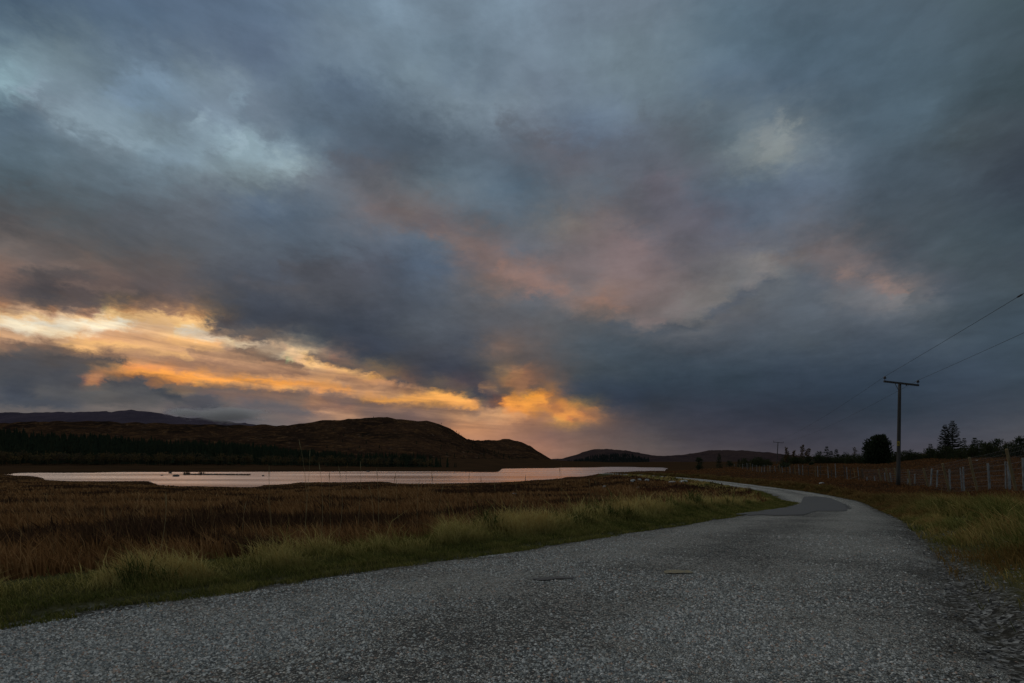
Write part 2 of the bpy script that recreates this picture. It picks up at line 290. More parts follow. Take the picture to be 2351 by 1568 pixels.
for i, r in enumerate(rows):
    o = B.n('ShaderNodeGroup'); o.node_tree = bands[i]
    nt.links.new(fa3, o.inputs[0])
    sky_c = o.outputs[0] if sky_c is None else B.mixc(B.mr(el, float(rows[i - 1]), float(r)), sky_c, o.outputs[0])
# out of view the overcast goes on, made lighter and greyer to brighten the ground
rest = B.ramp(B.m('DIVIDE', el, 90.0, clamp=True), [(p, srgb(c)) for p, c in
      ((0, (96, 96, 98)), (0.06, (96, 99, 104)), (0.2, (108, 116, 124)), (0.45, (124, 138, 148)), (0.7, (138, 150, 158)), (1, (140, 152, 160)))])
out_az = B.mr(B.m('ABSOLUTE', az), 46.0, 82.0, 0.0, 1.0, 'SMOOTHSTEP')
out_el = B.mr(el, 38.0, 58.0, 0.0, 1.0, 'SMOOTHSTEP')
sky_c = B.mixc(B.m('MAXIMUM', out_az, out_el), sky_c, rest)
# billow and fibre in the cloud base; streets fan out from the west-north-west
ca, sa = math.cos(math.radians(12)), math.sin(math.radians(12))
cx, cy = B.sep(cl)[0], B.sep(cl)[1]
street = B.xyz(B.m('SUBTRACT', B.m('MULTIPLY', cx, ca), B.m('MULTIPLY', cy, sa)),
               B.m('MULTIPLY', B.m('ADD', B.m('MULTIPLY', cx, sa), B.m('MULTIPLY', cy, ca)), 0.42), 5.0)
f0 = B.noise(street, 2.2, 8, 0.60, 0.6)
f1 = B.noise(cl, 4.2, 6, 0.60, 0.5)
f2 = B.noise(B.xyz(B.m('MULTIPLY', az0, 0.035), B.m('MULTIPLY', el0, 0.13), 3.0), 5.5, 6, 0.62, 0.4)
g = B.m('ADD', B.m('MULTIPLY', B.m('SUBTRACT', f0, 0.5), B.mr(el0, 4.0, 20.0, 0.15, 0.75)),
        B.m('MULTIPLY', B.m('SUBTRACT', f1, 0.5), B.mr(el0, 4.0, 18.0, 0.1, 0.40)))
g = B.m('ADD', g, B.m('MULTIPLY', B.m('SUBTRACT', f2, 0.5), B.mr(el0, 2.0, 20.0, 0.5, 0.15)))
f4 = B.noise(street, 3.0, 9, 0.60, 0.25)
g = B.m('ADD', g, B.m('MULTIPLY', B.m('SUBTRACT', B.mr(f4, 0.36, 0.64, 0.0, 1.0, 'SMOOTHSTEP'), 0.5), B.mr(el0, 5.0, 18.0, 0.03, 0.10)))
f5 = B.noise(B.xyz(B.m('MULTIPLY', az0, 0.045), B.m('MULTIPLY', el0, 0.10), 1.0), 5.0, 8, 0.60, 0.25)
g = B.m('ADD', g, B.m('MULTIPLY', B.m('SUBTRACT', B.mr(f5, 0.36, 0.64, 0.0, 1.0, 'SMOOTHSTEP'), 0.5), B.mr(el0, 2.0, 14.0, 0.06, 0.10)))
sky_c = B.v('SCALE', sky_c, scale=B.m('ADD', 1.0, g))
# thin shelves of cloud across the afterglow
lit = B.m('MULTIPLY', B.mr(az0, -6.0, 10.0, 1.0, 0.0, 'SMOOTHSTEP'),
          B.m('MULTIPLY', B.mr(el0, 2.2, 4.2, 0.0, 1.0, 'SMOOTHSTEP'), B.mr(el0, 11.0, 14.0, 1.0, 0.0, 'SMOOTHSTEP')))
shelf = B.noise(B.xyz(B.m('MULTIPLY', az0, 0.030), B.m('ADD', B.m('MULTIPLY', el0, 0.30), B.m('MULTIPLY', az0, 0.022)), 9.0), 3.3, 6, 0.56, 0.4)
sh = B.mr(shelf, 0.34, 0.66, 0.0, 1.0, 'SMOOTHSTEP')
tint = B.mixc(sh, (0.70, 0.68, 0.72), (1.13, 1.06, 0.99))
lum = B.v('DOT_PRODUCT', sky_c, (0.3, 0.6, 0.1))
tint = B.mixc(B.m('MULTIPLY', lit, B.mr(lum, 0.07, 0.22, 0.0, 1.0, 'SMOOTHSTEP')), (1.0, 1.0, 1.0), tint)
sky_c = B.v('MULTIPLY', sky_c, tint)
hs = B.n('ShaderNodeHueSaturation'); B.put(hs.inputs['Saturation'], B.mr(el0, 7.0, 15.0, 1.0, 0.94)); B.put(hs.inputs['Value'], B.m('MULTIPLY', B.mr(el0, 7.0, 15.0, 1.0, 0.955), B.mr(az0, 8.0, 34.0, 1.0, 0.95))); B.put(hs.inputs['Color'], sky_c)
sky_c = hs.outputs[0]
bg = B.n('ShaderNodeBackground')
SKY_GAIN = 1.0
bg.inputs['Strength'].default_value = SKY_GAIN
nt.links.new(sky_c, bg.inputs['Color'])
wo = B.n('ShaderNodeOutputWorld')
nt.links.new(bg.outputs[0], wo.inputs[0])

scene.world = world

# what daylight is left comes down very softly through the cloud, a little warmer from the front left
sun_d = bpy.data.lights.new('sun', 'SUN')
sun_d.energy = 0.55
sun_d.angle = math.radians(80)
sun_d.color = (1.0, 0.88, 0.74)
sun = bpy.data.objects.new('sun', sun_d)
_sd = Vector((math.sin(math.radians(-40)) * math.cos(math.radians(50)), math.cos(math.radians(-40)) * math.cos(math.radians(50)), math.sin(math.radians(50))))
sun.rotation_euler = _sd.to_track_quat('Z', 'Y').to_euler()
sun.location = _sd * 400
COL.objects.link(sun)

# ---------------------------------------------------------------- numeric helpers
def smooth(t):
    t = np.clip(t, 0, 1); return t * t * (3 - 2 * t)
_perm = np.random.default_rng(11).random((256, 256))
def vnoise(x, y):
    xi = np.floor(x).astype(int); yi = np.floor(y).astype(int)
    fx = x - xi; fy = y - yi
    fx = fx * fx * fx * (fx * (fx * 6 - 15) + 10); fy = fy * fy * fy * (fy * (fy * 6 - 15) + 10)
    g = lambda a, b: _perm[a & 255, b & 255]
    return (g(xi, yi) * (1 - fx) * (1 - fy) + g(xi + 1, yi) * fx * (1 - fy)
            + g(xi, yi + 1) * (1 - fx) * fy + g(xi + 1, yi + 1) * fx * fy)
def fbm(x, y, s=1.0, o=4, r=0.5, seed=0):
    x = np.asarray(x, float) * s + seed * 17.31; y = np.asarray(y, float) * s + seed * 9.77
    a, t, n = 1.0, 0.0, 0.0
    for _ in range(o):
        t = t + a * vnoise(x, y); n += a; a *= r; x = x * 2.03 + 5.1; y = y * 2.03 + 8.3
    return t / n                                   # 0..1

def set_mesh(name, V, F, smooth_shade=False):
    """mesh from (n,3) vertices and a list of (m,k) face arrays"""
    me = bpy.data.meshes.new(name)
    V = np.ascontiguousarray(V, np.float32)
    F = [np.ascontiguousarray(f, np.int32) for f in F if len(f)]
    me.vertices.add(len(V)); me.vertices.foreach_set('co', V.ravel())
    nl = sum(f.size for f in F); npoly = sum(len(f) for f in F)
    me.loops.add(nl); me.polygons.add(npoly)
    me.loops.foreach_set('vertex_index', np.concatenate([f.ravel() for f in F]))
    tot = np.concatenate([np.full(len(f), f.shape[1]) for f in F]).astype(np.int32)
    st = np.concatenate([[0], np.cumsum(tot)[:-1]]).astype(np.int32)
    me.polygons.foreach_set('loop_start', st); me.polygons.foreach_set('loop_total', tot)
    me.polygons.foreach_set('use_smooth', np.full(npoly, smooth_shade, dtype=bool))
    me.update(calc_edges=True)
    return me
def add_obj(name, me, mat=None, parent=None, kind=None, label=None, cat=None, group=None, loc=None):
    o = bpy.data.objects.new(name, me)
    COL.objects.link(o)
    if mat is not None and me is not None and not me.materials: me.materials.append(mat)
    if parent is not None: o.parent = parent
    if kind: o['kind'] = kind
    if label: o['label'] = label
    if cat: o['category'] = cat
    if group: o['group'] = group
    if loc is not None: o.location = loc
    return o
def thing(name, label, cat, loc=(0, 0, 0), group=None):
    o = add_obj(name, None, label=label, cat=cat, group=group, loc=loc)
    o.empty_display_size = 0.3
    return o
class MB:
    """collects simple shapes into one mesh"""
    def __init__(s): s.V = []; s.Q = []; s.T = []; s.n = 0
    def add(s, V, Q=(), T=()):
        V = np.asarray(V, float).reshape(-1, 3)
        if len(Q): s.Q.append(np.asarray(Q, int) + s.n)
        if len(T): s.T.append(np.asarray(T, int) + s.n)
        s.V.append(V); s.n += len(V)
    def tube(s, pts, rad, k=6, cap=True):
        pts = np.asarray(pts, float); n = len(pts)
        rad = np.broadcast_to(np.asarray(rad, float), (n,))
        tg = np.gradient(pts, axis=0); tg /= np.linalg.norm(tg, axis=1)[:, None] + 1e-12
        ref = np.array([0, 0, 1.0]) if abs(tg[0][2]) < 0.9 else np.array([1.0, 0, 0])
        a = np.cross(tg, ref); a /= np.linalg.norm(a, axis=1)[:, None] + 1e-12
        b = np.cross(tg, a)
        th = np.linspace(0, 2 * np.pi, k, endpoint=False)
        V = pts[:, None] + rad[:, None, None] * (np.cos(th)[None, :, None] * a[:, None] + np.sin(th)[None, :, None] * b[:, None])
        i = np.arange(n - 1)[:, None] * k; j = np.arange(k)[None]; j2 = (j + 1) % k
        Q = np.stack([i + j, i + j2, i + k + j2, i + k + j], -1).reshape(-1, 4)
        T = []
        V = V.reshape(-1, 3)
        if cap:
            V = np.vstack([V, pts[0], pts[-1]])
            c0, c1 = n * k, n * k + 1
            for q in range(k):
                T.append((c0, (q + 1) % k, q)); T.append((c1, (n - 1) * k + q, (n - 1) * k + (q + 1) % k))
        s.add(V, Q, np.array(T, int) if T else ())
    def box(s, c, size, R=None):
        hx, hy, hz = np.asarray(size, float) / 2
        V = np.array([(x, y, z) for x in (-hx, hx) for y in (-hy, hy) for z in (-hz, hz)])
        if R is not None: V = V @ np.asarray(R).T
        s.add(V + np.asarray(c, float), [(0, 1, 3, 2), (4, 6, 7, 5), (0, 4, 5, 1), (2, 3, 7, 6), (0, 2, 6, 4), (1, 5, 7, 3)])
    def mesh(s, name, sm=False):
        F = []
        if s.Q: F.append(np.vstack(s.Q))
        if s.T: F.append(np.vstack(s.T))
        return set_mesh(name, np.vstack(s.V), F, sm)

def new_mat(name, rough=0.9, spec=0.2):
    m = bpy.data.materials.new(name); m.use_nodes = True
    nt = m.node_tree; nt.nodes.clear()
    b = NB(nt)
    p = nt.nodes.new('ShaderNodeBsdfPrincipled'); o = nt.nodes.new('ShaderNodeOutputMaterial')
    nt.links.new(p.outputs[0], o.inputs[0])
    p.inputs['Roughness'].default_value = rough
    p.inputs['Specular IOR Level'].default_value = spec
    return m, b, p
def bump(b, p, h, strength=0.5, dist=0.02):
    o = b.n('ShaderNodeBump'); o.inputs['Strength'].default_value = strength; o.inputs['Distance'].default_value = dist
    b.put(o.inputs['Height'], h); b.put(p.inputs['Normal'], o.outputs[0])
def simple(name, c1, c2, scale=3.0, rough=0.9, detail=4, bmp=0.3, dist=0.01, spec=0.15, stretch=(1, 1, 1)):
    m, b, p = new_mat(name, rough, spec)
    v = b.v('MULTIPLY', b.n('ShaderNodeTexCoord').outputs['Object'], stretch)
    n = b.noise(v, scale, detail, 0.6)
    b.put(p.inputs['Base Color'], b.mixc(b.mr(n, 0.3, 0.7), c1, c2))
    if bmp: bump(b, p, n, bmp, dist)
    return m

# ---------------------------------------------------------------- road alignment (plan), from the survey
def droop(d):                      # how far the tarmac lies below eye height at forward distance d
    return 0.92 + 1.0 * smooth((np.asarray(d, float) - 4) / 26)
def road_pt(px, py):
    u, v = uv(px, py)
    d = 5.0
    for _ in range(60): d = 0.5 * d + 0.5 * float(droop(d)) / -v
    return u * d, d
L_px = [(0, 1415), (250, 1380), (500, 1345), (750, 1312), (1000, 1280), (1250, 1245), (1500, 1209), (1600, 1195), (1690, 1181), (1770, 1169), (1815, 1160), (1838, 1151)]
R_px = [(2313, 1546), (2265, 1449), (2207, 1369), (2174, 1307), (2142, 1262), (2095, 1215), (2050, 1182), (1990, 1156), (1935, 1142), (1860, 1129), (1790, 1120), (1700, 1109), (1620, 1100.5), (1560, 1096)]
Lp = np.array([(-24.0, -17.0), (-12.0, -5.5), (-6.4, 0.2)] + [road_pt(*q) for q in L_px])
Rp = np.array([(-18.0, -22.0), (-6.5, -9.5), (-1.2, -2.0)] + [road_pt(*q) for q in R_px])
far_R = Rp[-7:]
tg = np.gradient(far_R, axis=0); tg /= np.linalg.norm(tg, axis=1)[:, None]
far_L = far_R + np.stack([-tg[:, 1], tg[:, 0]], 1) * 3.1
Lp = np.vstack([Lp, [(14.3, 29.5)], far_L[2:]])
# beyond the last visible point the road swings left along the loch
ext_R = np.array([(23.6, 98), (22.3, 108), (20.4, 116)]); ext_L = ext_R + np.array([(-3.1, -0.3), (-3.0, -0.5), (-2.9, -0.8)])
Rp = np.vstack([Rp, ext_R]); Lp = np.vstack([Lp, ext_L])
def resample(P, n):
    s = np.concatenate([[0], np.cumsum(np.linalg.norm(np.diff(P, axis=0), axis=1))])
    # smooth by Catmull-Rom through the survey points
    out = []
    for i in range(len(P) - 1):
        p0, p1, p2, p3 = P[max(i - 1, 0)], P[i], P[i + 1], P[min(i + 2, len(P) - 1)]
        t = np.linspace(0, 1, 24, endpoint=False)[:, None]
        out.append(0.5 * ((2 * p1) + (-p0 + p2) * t + (2 * p0 - 5 * p1 + 4 * p2 - p3) * t ** 2 + (-p0 + 3 * p1 - 3 * p2 + p3) * t ** 3))
    Q = np.vstack(out + [P[-1:]])
    s = np.concatenate([[0], np.cumsum(np.linalg.norm(np.diff(Q, axis=0), axis=1))])
    # denser near the camera
    w = 1.0 / (np.hypot(Q[:, 0], Q[:, 1]) * 0.045 + 0.20)
    cw = np.concatenate([[0], np.cumsum(0.5 * (w[1:] + w[:-1]) * np.diff(s))])
    t = np.linspace(0, cw[-1], n)
    return np.stack([np.interp(t, cw, Q[:, 0]), np.interp(t, cw, Q[:, 1])], 1)
NR = 360
Rs = resample(Rp, NR)
Ld = resample(Lp, 2400)
Ls = np.zeros_like(Rs); k0 = 0
tR = np.gradient(Rs, axis=0); tR /= np.linalg.norm(tR, axis=1)[:, None]
nR = np.stack([-tR[:, 1], tR[:, 0]], 1)
for i in range(NR):                # left edge point met by the perpendicular from the right edge
    rel = Ld - Rs[i]
    c = np.abs(rel @ tR[i]) + np.where((rel @ nR[i] < 0.5) | (rel @ nR[i] > 7.5), 99, 0)
    c[:k0] = 999
    k0 = int(np.argmin(c[:min(len(c), k0 + 260)])); Ls[i] = Ld[k0]
for _ in range(3): Ls[1:-1] = 0.25 * Ls[:-2] + 0.5 * Ls[1:-1] + 0.25 * Ls[2:]
Cc = 0.5 * (Ls + Rs); Hw = 0.5 * np.linalg.norm(Ls - Rs, axis=1)
poly = np.vstack([Ld, Rs[::-1]])
_gx = np.arange(-34, 40.01, 0.25); _gy = np.arange(-26, 190.01, 0.25)
def _signed(P, X, Y, sgn):
    """signed distance to a polyline on a grid, row by row"""
    T = np.gradient(P, axis=0); out = np.empty(X.shape, np.float32)
    for r in range(len(X)):
        m = np.abs(P[:, 1] - Y[r, 0]) < 45
        if m.sum() < 4: m = np.ones(len(P), bool)
        Q, U = P[m], T[m]
        dx = X[r][:, None] - Q[None, :, 0]; dy = Y[r][:, None] - Q[None, :, 1]
        d2 = dx * dx + dy * dy; k = d2.argmin(1); i = np.arange(len(k))
        side = U[k, 0] * dy[i, k] - U[k, 1] * dx[i, k]
        out[r] = np.sqrt(d2[i, k]) * np.where(side * sgn > 0, 1, -1)
    return out
_GXX, _GYY = np.meshgrid(_gx, _gy)
_SL = _signed(Ld[::4], _GXX, _GYY, 1.0); _SR = _signed(Rs, _GXX, _GYY, -1.0)
def road_dist(x, y):
    """distance outside the tarmac (negative on it) and side (-1 left, +1 right)"""
    x = np.asarray(x, float).ravel(); y = np.asarray(y, float).ravel()
    D = np.full(x.shape, 1e3); S = np.where(x < np.interp(y, [-20, 0, 30, 200], [-18, 0, 15, 22]), -1.0, 1.0)
    ii = np.nonzero((x > _gx[0]) & (x < _gx[-1] - .3) & (y > _gy[0]) & (y < _gy[-1] - .3))[0]
    fx = (x[ii] - _gx[0]) / 0.25; fy = (y[ii] - _gy[0]) / 0.25; i = fx.astype(int); j = fy.astype(int); fx -= i; fy -= j
    bl = lambda G: (G[j, i] * (1 - fx) + G[j, i + 1] * fx) * (1 - fy) + (G[j + 1, i] * (1 - fx) + G[j + 1, i + 1] * fx) * fy
    l, r = bl(_SL), bl(_SR)
    D[ii] = np.maximum(np.maximum(l, r), (y[ii] - 114) * 1.5); S[ii] = np.where(l > r, -1.0, 1.0)
    return D, S

def road_lat(x, y):
    """position across the tarmac, -1 left edge .. 1 right edge"""
    fx = np.clip((x - _gx[0]) / 0.25, 0, len(_gx) - 2.01); fy = np.clip((y - _gy[0]) / 0.25, 0, len(_gy) - 2.01); i = fx.astype(int); j = fy.astype(int); fx = fx - i; fy = fy - j
    bl = lambda G: (G[j, i] * (1 - fx) + G[j, i + 1] * fx) * (1 - fy) + (G[j + 1, i] * (1 - fx) + G[j + 1, i + 1] * fx) * fy
    l, r = bl(_SL), bl(_SR); return np.clip(1 - 2 * r / np.minimum(l + r, -0.5), -1, 1)

# ---------------------------------------------------------------- ground relief
WATER = -3.98                       # loch surface relative to eye height
near = [(0.1, -0.92), (4, -0.92), (8, -1.0)]
COLS = {
 -3000: near + [(15, -1.3), (30, -2.0), (60, -2.7), (150, -3.0), (300, -2.0), (400, -1.0), (600, 24), (800, 34), (2500, 30), (9000, 20)],
 10:    near + [(15, -1.25), (30, -1.9), (60, -2.6), (150, -3.7), (205, -3.9), (256, -3.85), (300, -2.9), (400, -1.0), (450, 3.5), (620, 24), (800, 32), (2500, 30), (9000, 20)],
 75:    near + [(15, -1.25), (30, -1.9), (60, -2.6), (140, -3.75), (195, -3.98), (205, -4.4), (258, -4.0), (300, -3.0), (400, -1.0), (450, 3), (620, 22), (800, 30), (2500, 30), (9000, 20)],
 160:   near + [(15, -1.25), (30, -1.9), (60, -2.6), (108, -3.5), (132, -3.97), (140, -4.6), (245, -4.6), (256, -3.95), (300, -3.0), (400, -1.0), (450, 3), (620, 20), (800, 28), (2500, 30), (9000, 20)],
 330:   near + [(15, -1.25), (30, -1.9), (60, -2.7), (100, -3.7), (132, -3.95), (142, -4.5), (270, -4.5), (280, -3.95), (310, -3.0), (400, -1.0), (450, 2), (620, 15), (800, 22), (2500, 26), (9000, 20)],
 420:   near + [(15, -1.25), (30, -1.9), (60, -2.8), (98, -3.9), (106, -4.5), (272, -4.6), (282, -3.95), (310, -3.0), (400, -1.0), (450, 2), (620, 13), (800, 20), (2500, 26), (9000, 20)],
 575:   near + [(15, -1.25), (30, -1.9), (60, -2.8), (95, -3.9), (102, -4.5), (278, -4.6), (288, -3.95), (320, -3.0), (400, -1.2), (450, 1), (620, 9), (800, 14), (2500, 20), (9000, 20)],
 610:   near + [(15, -1.25), (30, -1.9), (60, -2.9), (106, -3.9), (114, -4.5), (280, -4.6), (290, -3.95), (320, -3.0), (400, -1.2), (450, 1), (620, 8), (800, 14), (2500, 20), (9000, 20)],
 700:   near + [(15, -1.25), (30, -1.9), (60, -2.8), (122, -3.9), (130, -4.5), (285, -4.6), (294, -3.95), (330, -3.0), (400, -1.6), (450, 0), (620, 4), (800, 10), (2500, 20), (9000, 20)],
 870:   near + [(15, -1.25), (30, -1.85), (60, -2.6), (126, -3.9), (134, -4.5), (290, -4.6), (300, -3.95), (330, -3.2), (400, -2.2), (450, -1.5), (620, 2), (800, 8), (2500, 20), (9000, 20)],
 960:   near + [(15, -1.25), (30, -1.85), (60, -2.6), (112, -3.9), (120, -4.5), (290, -4.6), (300, -3.95), (330, -3.3), (400, -2.4), (450, -1.8), (620, 1), (800, 7), (2500, 20), (9000, 20)],
 1130:  near + [(15, -1.25), (30, -1.85), (60, -2.6), (120, -3.9), (128, -4.5), (268, -4.6), (276, -3.95), (300, -3.6), (400, -3.0), (450, -2.6), (620, 0), (800, 6), (2500, 20), (9000, 20)],
 1165:  near + [(15, -1.25), (30, -1.85), (60, -2.5), (124, -3.9), (130, -4.5), (470, -4.6), (485, -3.95), (520, -3.4), (620, -2), (800, 4), (2500, 20), (9000, 20)],
 1240:  near + [(15, -1.25), (30, -1.85), (60, -2.5), (140, -3.9), (150, -4.5), (515, -4.6), (530, -3.95), (560, -3.4), (620, -3), (800, 2), (2500, 20), (9000, 20)],
 1320:  near + [(15, -1.25), (30, -1.8), (60, -2.3), (176, -3.9), (186, -4.5), (600, -4.6), (620, -3.95), (700, -3.0), (800, -2), (2500, 12), (9000, 20)],
 1420:  near + [(15, -1.28), (30, -1.8), (60, -2.0), (120, -2.2), (165, -2.4), (225, -4.0), (240, -4.6), (730, -4.6), (760, -3.95), (800, -3.0), (1200, 0), (2500, 10), (9000, 20)],
 1500:  near + [(15, -1.3), (30, -1.95), (60, -2.15), (110, -1.9), (165, -2.1), (215, -4.0), (230, -4.6), (610, -4.6), (640, -3.95), (760, -3.0), (1200, 2), (2500, 10), (9000, 20)],
 1560:  near + [(15, -1.3), (30, -1.98), (60, -2.1), (110, -1.6), (150, -1.75), (185, -2.4), (300, -3.0), (520, -3.5), (800, -1), (2500, 10), (9000, 20)],
 1700:  near + [(15, -1.3), (30, -2.02), (45, -2.05), (60, -1.92), (100, -1.25), (170, -0.9), (260, -2.0), (600, -2), (2500, 10), (9000, 20)],
 1850:  near + [(15, -1.3), (30, -1.92), (60, -1.7), (100, -0.75), (160, 0.30), (300, 1.0), (600, 1), (2500, 10), (9000, 20)],
 2000:  near + [(15, -1.3), (30, -1.92), (60, -1.75), (95, -0.55), (130, 0.15), (200, 1.2), (600, 3), (2500, 10), (9000, 20)],
 2150:  near + [(15, -1.25), (26, -1.6), (60, -1.45), (95, 0.3), (130, 1.5), (220, 4), (600, 8), (2500, 14), (9000, 20)],
 2351:  near + [(12, -0.98), (25, -1.15), (45, -1.1), (60, -0.7), (95, 0.9), (150, 2.9), (300, 6), (600, 10), (2500, 14), (9000, 20)],
 5000:  near + [(12, -0.9), (25, -0.8), (45, -0.5), (60, 0), (95, 2), (150, 4), (300, 8), (600, 12), (2500, 16), (9000, 20)],
}
_ck = np.array(sorted(COLS)); _lg = np.linspace(math.log(0.1), math.log(9000), 500)
_tab = []
for k in _ck:
    c = np.array(COLS[k], float)
    _tab.append(np.interp(_lg, np.log(c[:, 0]), c[:, 1]))
_tab = np.array(_tab)
def relief(x, y):
    """smooth ground height relative to the eye, before road and tussocks"""
    x = np.asarray(x, float); y = np.asarray(y, float)
    r = np.maximum(y, 0.35 * np.abs(x)); r = np.maximum(r, 0.3)
    px = np.clip(x / r * SF + SW / 2, _ck[0] + 1, _ck[-1] - 1)
    fx = np.interp(px, _ck, np.arange(len(_ck))); i = np.clip(fx.astype(int), 0, len(_ck) - 2); f = fx - i
    f = f * f * (3 - 2 * f)
    fl = np.clip((np.log(r) - _lg[0]) / (_lg[1] - _lg[0]), 0, len(_lg) - 1.001); j = fl.astype(int); g = fl - j
    return (_tab[i, j] * (1 - f) + _tab[i + 1, j] * f) * (1 - g) + (_tab[i, j + 1] * (1 - f) + _tab[i + 1, j + 1] * f) * g
def ground(x, y, want_zone=False):
    """world height of the ground sheet"""
    x = np.asarray(x, float); y = np.asarray(y, float)
    sh = x.shape; x = x.ravel(); y = y.ravel()
    z = relief(x, y)
    d = np.hypot(x, y)
    wet = smooth((WATER + 0.35 - z) / 0.35)
    n1 = fbm(x, y, 0.09, 4, 0.5, 1) - 0.5; n2 = fbm(x, y, 0.9, 3, 0.5, 2) - 0.5
    z = z + (n1 * 0.55 * smooth((d - 6) / 30) + n2 * 0.16 * smooth((d - 3) / 10)) * (1 - 0.85 * wet)
    D, S = road_dist(x, y)
    zr = -droop(y)
    w = smooth((D - 0.15) / 1.6)
    z = np.where(D < 1.8, zr - 0.05 + (z - zr + 0.05) * w, z)
    vb = np.where(S < 0, np.interp(y, [3, 7, 14], [0.06, 0.12, 0.22]), 0.10) * np.exp(-((D - np.interp(y, [3, 8, 14], [0.7, 0.9, 1.15])) / 0.6) ** 2) * (D > 0) * (0.6 + 0.8 * fbm(x, y, 0.6, 2, 0.5, 5))
    z = z + vb
    z = np.where(D < 0.15, zr - 0.06, z)
    z = z + CAM_H
    if want_zone: return z.reshape(sh), D.reshape(sh), S.reshape(sh)
    return z.reshape(sh)
def hit(px, py, far=400.0):
    """where the line of sight through a surveyed point meets the ground"""
    u, v = uv(px, py)
    d = np.exp(np.linspace(math.log(2.0), math.log(far), 1500))
    g = ground(u * d, d) - (CAM_H + v * d)
    k = np.nonzero(g > 0)[0]
    k = k[0] if len(k) else len(d) - 1
    return np.array((u * d[k], d[k], float(ground(np.array([u * d[k]]), np.array([d[k]]))[0])))
def at(px, py, d):
    u, v = uv(px, py); return np.array((u * d, d, CAM_H + v * d))

NX, NY = 560, 520
sx = np.linspace(-1, 1, NX); X1 = 2.4 * np.sinh(9 * sx); X1 = X1 / X1.max() * 9500
sy = np.linspace(-0.42, 1, NY); Y1 = 2.4 * np.sinh(9 * sy); Y1 = Y1 / Y1.max() * 9500
GX, GY = np.meshgrid(X1, Y1)
GZ, GD, GS = ground(GX, GY, True)
idx = np.arange(NX * NY).reshape(NY, NX)
quads = np.stack([idx[:-1, :-1], idx[:-1, 1:], idx[1:, 1:], idx[1:, :-1]], -1).reshape(-1, 4)
me_ground = set_mesh('ground', np.stack([GX, GY, GZ], -1).reshape(-1, 3), [quads], True)
a = me_ground.attributes.new('verge', 'FLOAT', 'POINT')
vg = np.where(GS < 0, 1 - smooth((GD - 0.9) / 1.1), 1 - smooth((GD - 0.5) / 2.0)); vg[GD > 900] = 0
a.data.foreach_set('value', vg.astype(np.float32).ravel())
sg_ = np.where(GS > 0, 1 - smooth((GD - np.interp(GY, [0, 3, 5, 7, 10], [0.45, 0.34, 0.20, 0.08, 0.05]) + 0.1) / 0.3), 1 - smooth((GD - 0.02) / 0.12)); sg_[GD > 900] = 0
a = me_ground.attributes.new('shoulder', 'FLOAT', 'POINT'); a.data.foreach_set('value', sg_.astype(np.float32).ravel())

m_ground, b, p = new_mat('moor_ground', 1.0, 0.0)
pos = b.n('ShaderNodeNewGeometry').outputs['Position']
n1 = b.noise(pos, 0.035, 5, 0.6); n2 = b.noise(pos, 0.4, 5, 0.65); n3 = b.noise(pos, 9.0, 4, 0.6)
c = b.mixc(b.mr(n1, 0.36, 0.62), (0.018, 0.012, 0.008), (0.046, 0.025, 0.013))
c = b.mixc(b.mr(n2, 0.4, 0.75), c, (0.034, 0.023, 0.012))
c = b.mixc(b.mr(n3, 0.35, 0.65, 0.0, 0.5), c, (0.035, 0.020, 0.012))
c = b.mixc(b.attr('verge').outputs['Fac'], c, b.mixc(n3, (0.030, 0.028, 0.012), (0.070, 0.068, 0.026)))
gv = b.n('ShaderNodeTexVoronoi', feature='F1'); b.put(gv.inputs['Vector'], pos); gv.inputs['Scale'].default_value = 55
gc = b.sep(gv.outputs['Color'])
grit = b.mixc(b.mr(b.m('POWER', gc[0], 2.2), 0.0, 1.0), (0.024, 0.024, 0.024), (0.26, 0.26, 0.25))
grit = b.mixc(b.mr(n3, 0.42, 0.6, 0.0, 0.7), grit, (0.035, 0.032, 0.024))
c = b.mixc(b.attr('shoulder').outputs['Fac'], c, grit)
b.put(p.inputs['Base Color'], c)
bump(b, p, b.m('ADD', n3, b.m('MULTIPLY', n2, 2.0)), 0.6, 0.06)
ground_o = add_obj('ground', me_ground, m_ground, kind='structure')

# ---------------------------------------------------------------- loch
m_water = bpy.data.materials.new('loch_water'); m_water.use_nodes = True
wt = m_water.node_tree; wt.nodes.clear(); b = NB(wt)
pos = b.n('ShaderNodeNewGeometry').outputs['Position']
w1 = b.noise(b.v('MULTIPLY', pos, (1.0, 2.2, 1.0)), 0.35, 3, 0.55, 0.4)
w2 = b.noise(b.v('MULTIPLY', pos, (1.0, 3.0, 1.0)), 2.2, 3, 0.6, 0.2)
calm = b.noise(b.v('MULTIPLY', pos, (0.5, 1.6, 1.0)), 0.02, 3, 0.5)
gl = b.n('ShaderNodeBsdfGlossy'); df = b.n('ShaderNodeBsdfDiffuse'); fr_ = b.n('ShaderNodeFresnel'); mxs = b.n('ShaderNodeMixShader')
gl.inputs['Color'].default_value = (0.98, 0.85, 0.79, 1); df.inputs['Color'].default_value = (0.016, 0.014, 0.012, 1); fr_.inputs['IOR'].default_value = 1.33
bp = b.n('ShaderNodeBump'); bp.inputs['Strength'].default_value = 0.16; bp.inputs['Distance'].default_value = 0.10
b.put(bp.inputs['Height'], b.m('ADD', w1, b.m('MULTIPLY', w2, 0.25)))
wt.links.new(bp.outputs[0], gl.inputs['Normal']); b.put(gl.inputs['Roughness'], b.mr(calm, 0.35, 0.65, 0.16, 0.26))
wt.links.new(fr_.outputs[0], mxs.inputs[0]); wt.links.new(df.outputs[0], mxs.inputs[1]); wt.links.new(gl.outputs[0], mxs.inputs[2])
wo_ = b.n('ShaderNodeOutputMaterial'); wt.links.new(mxs.outputs[0], wo_.inputs[0])
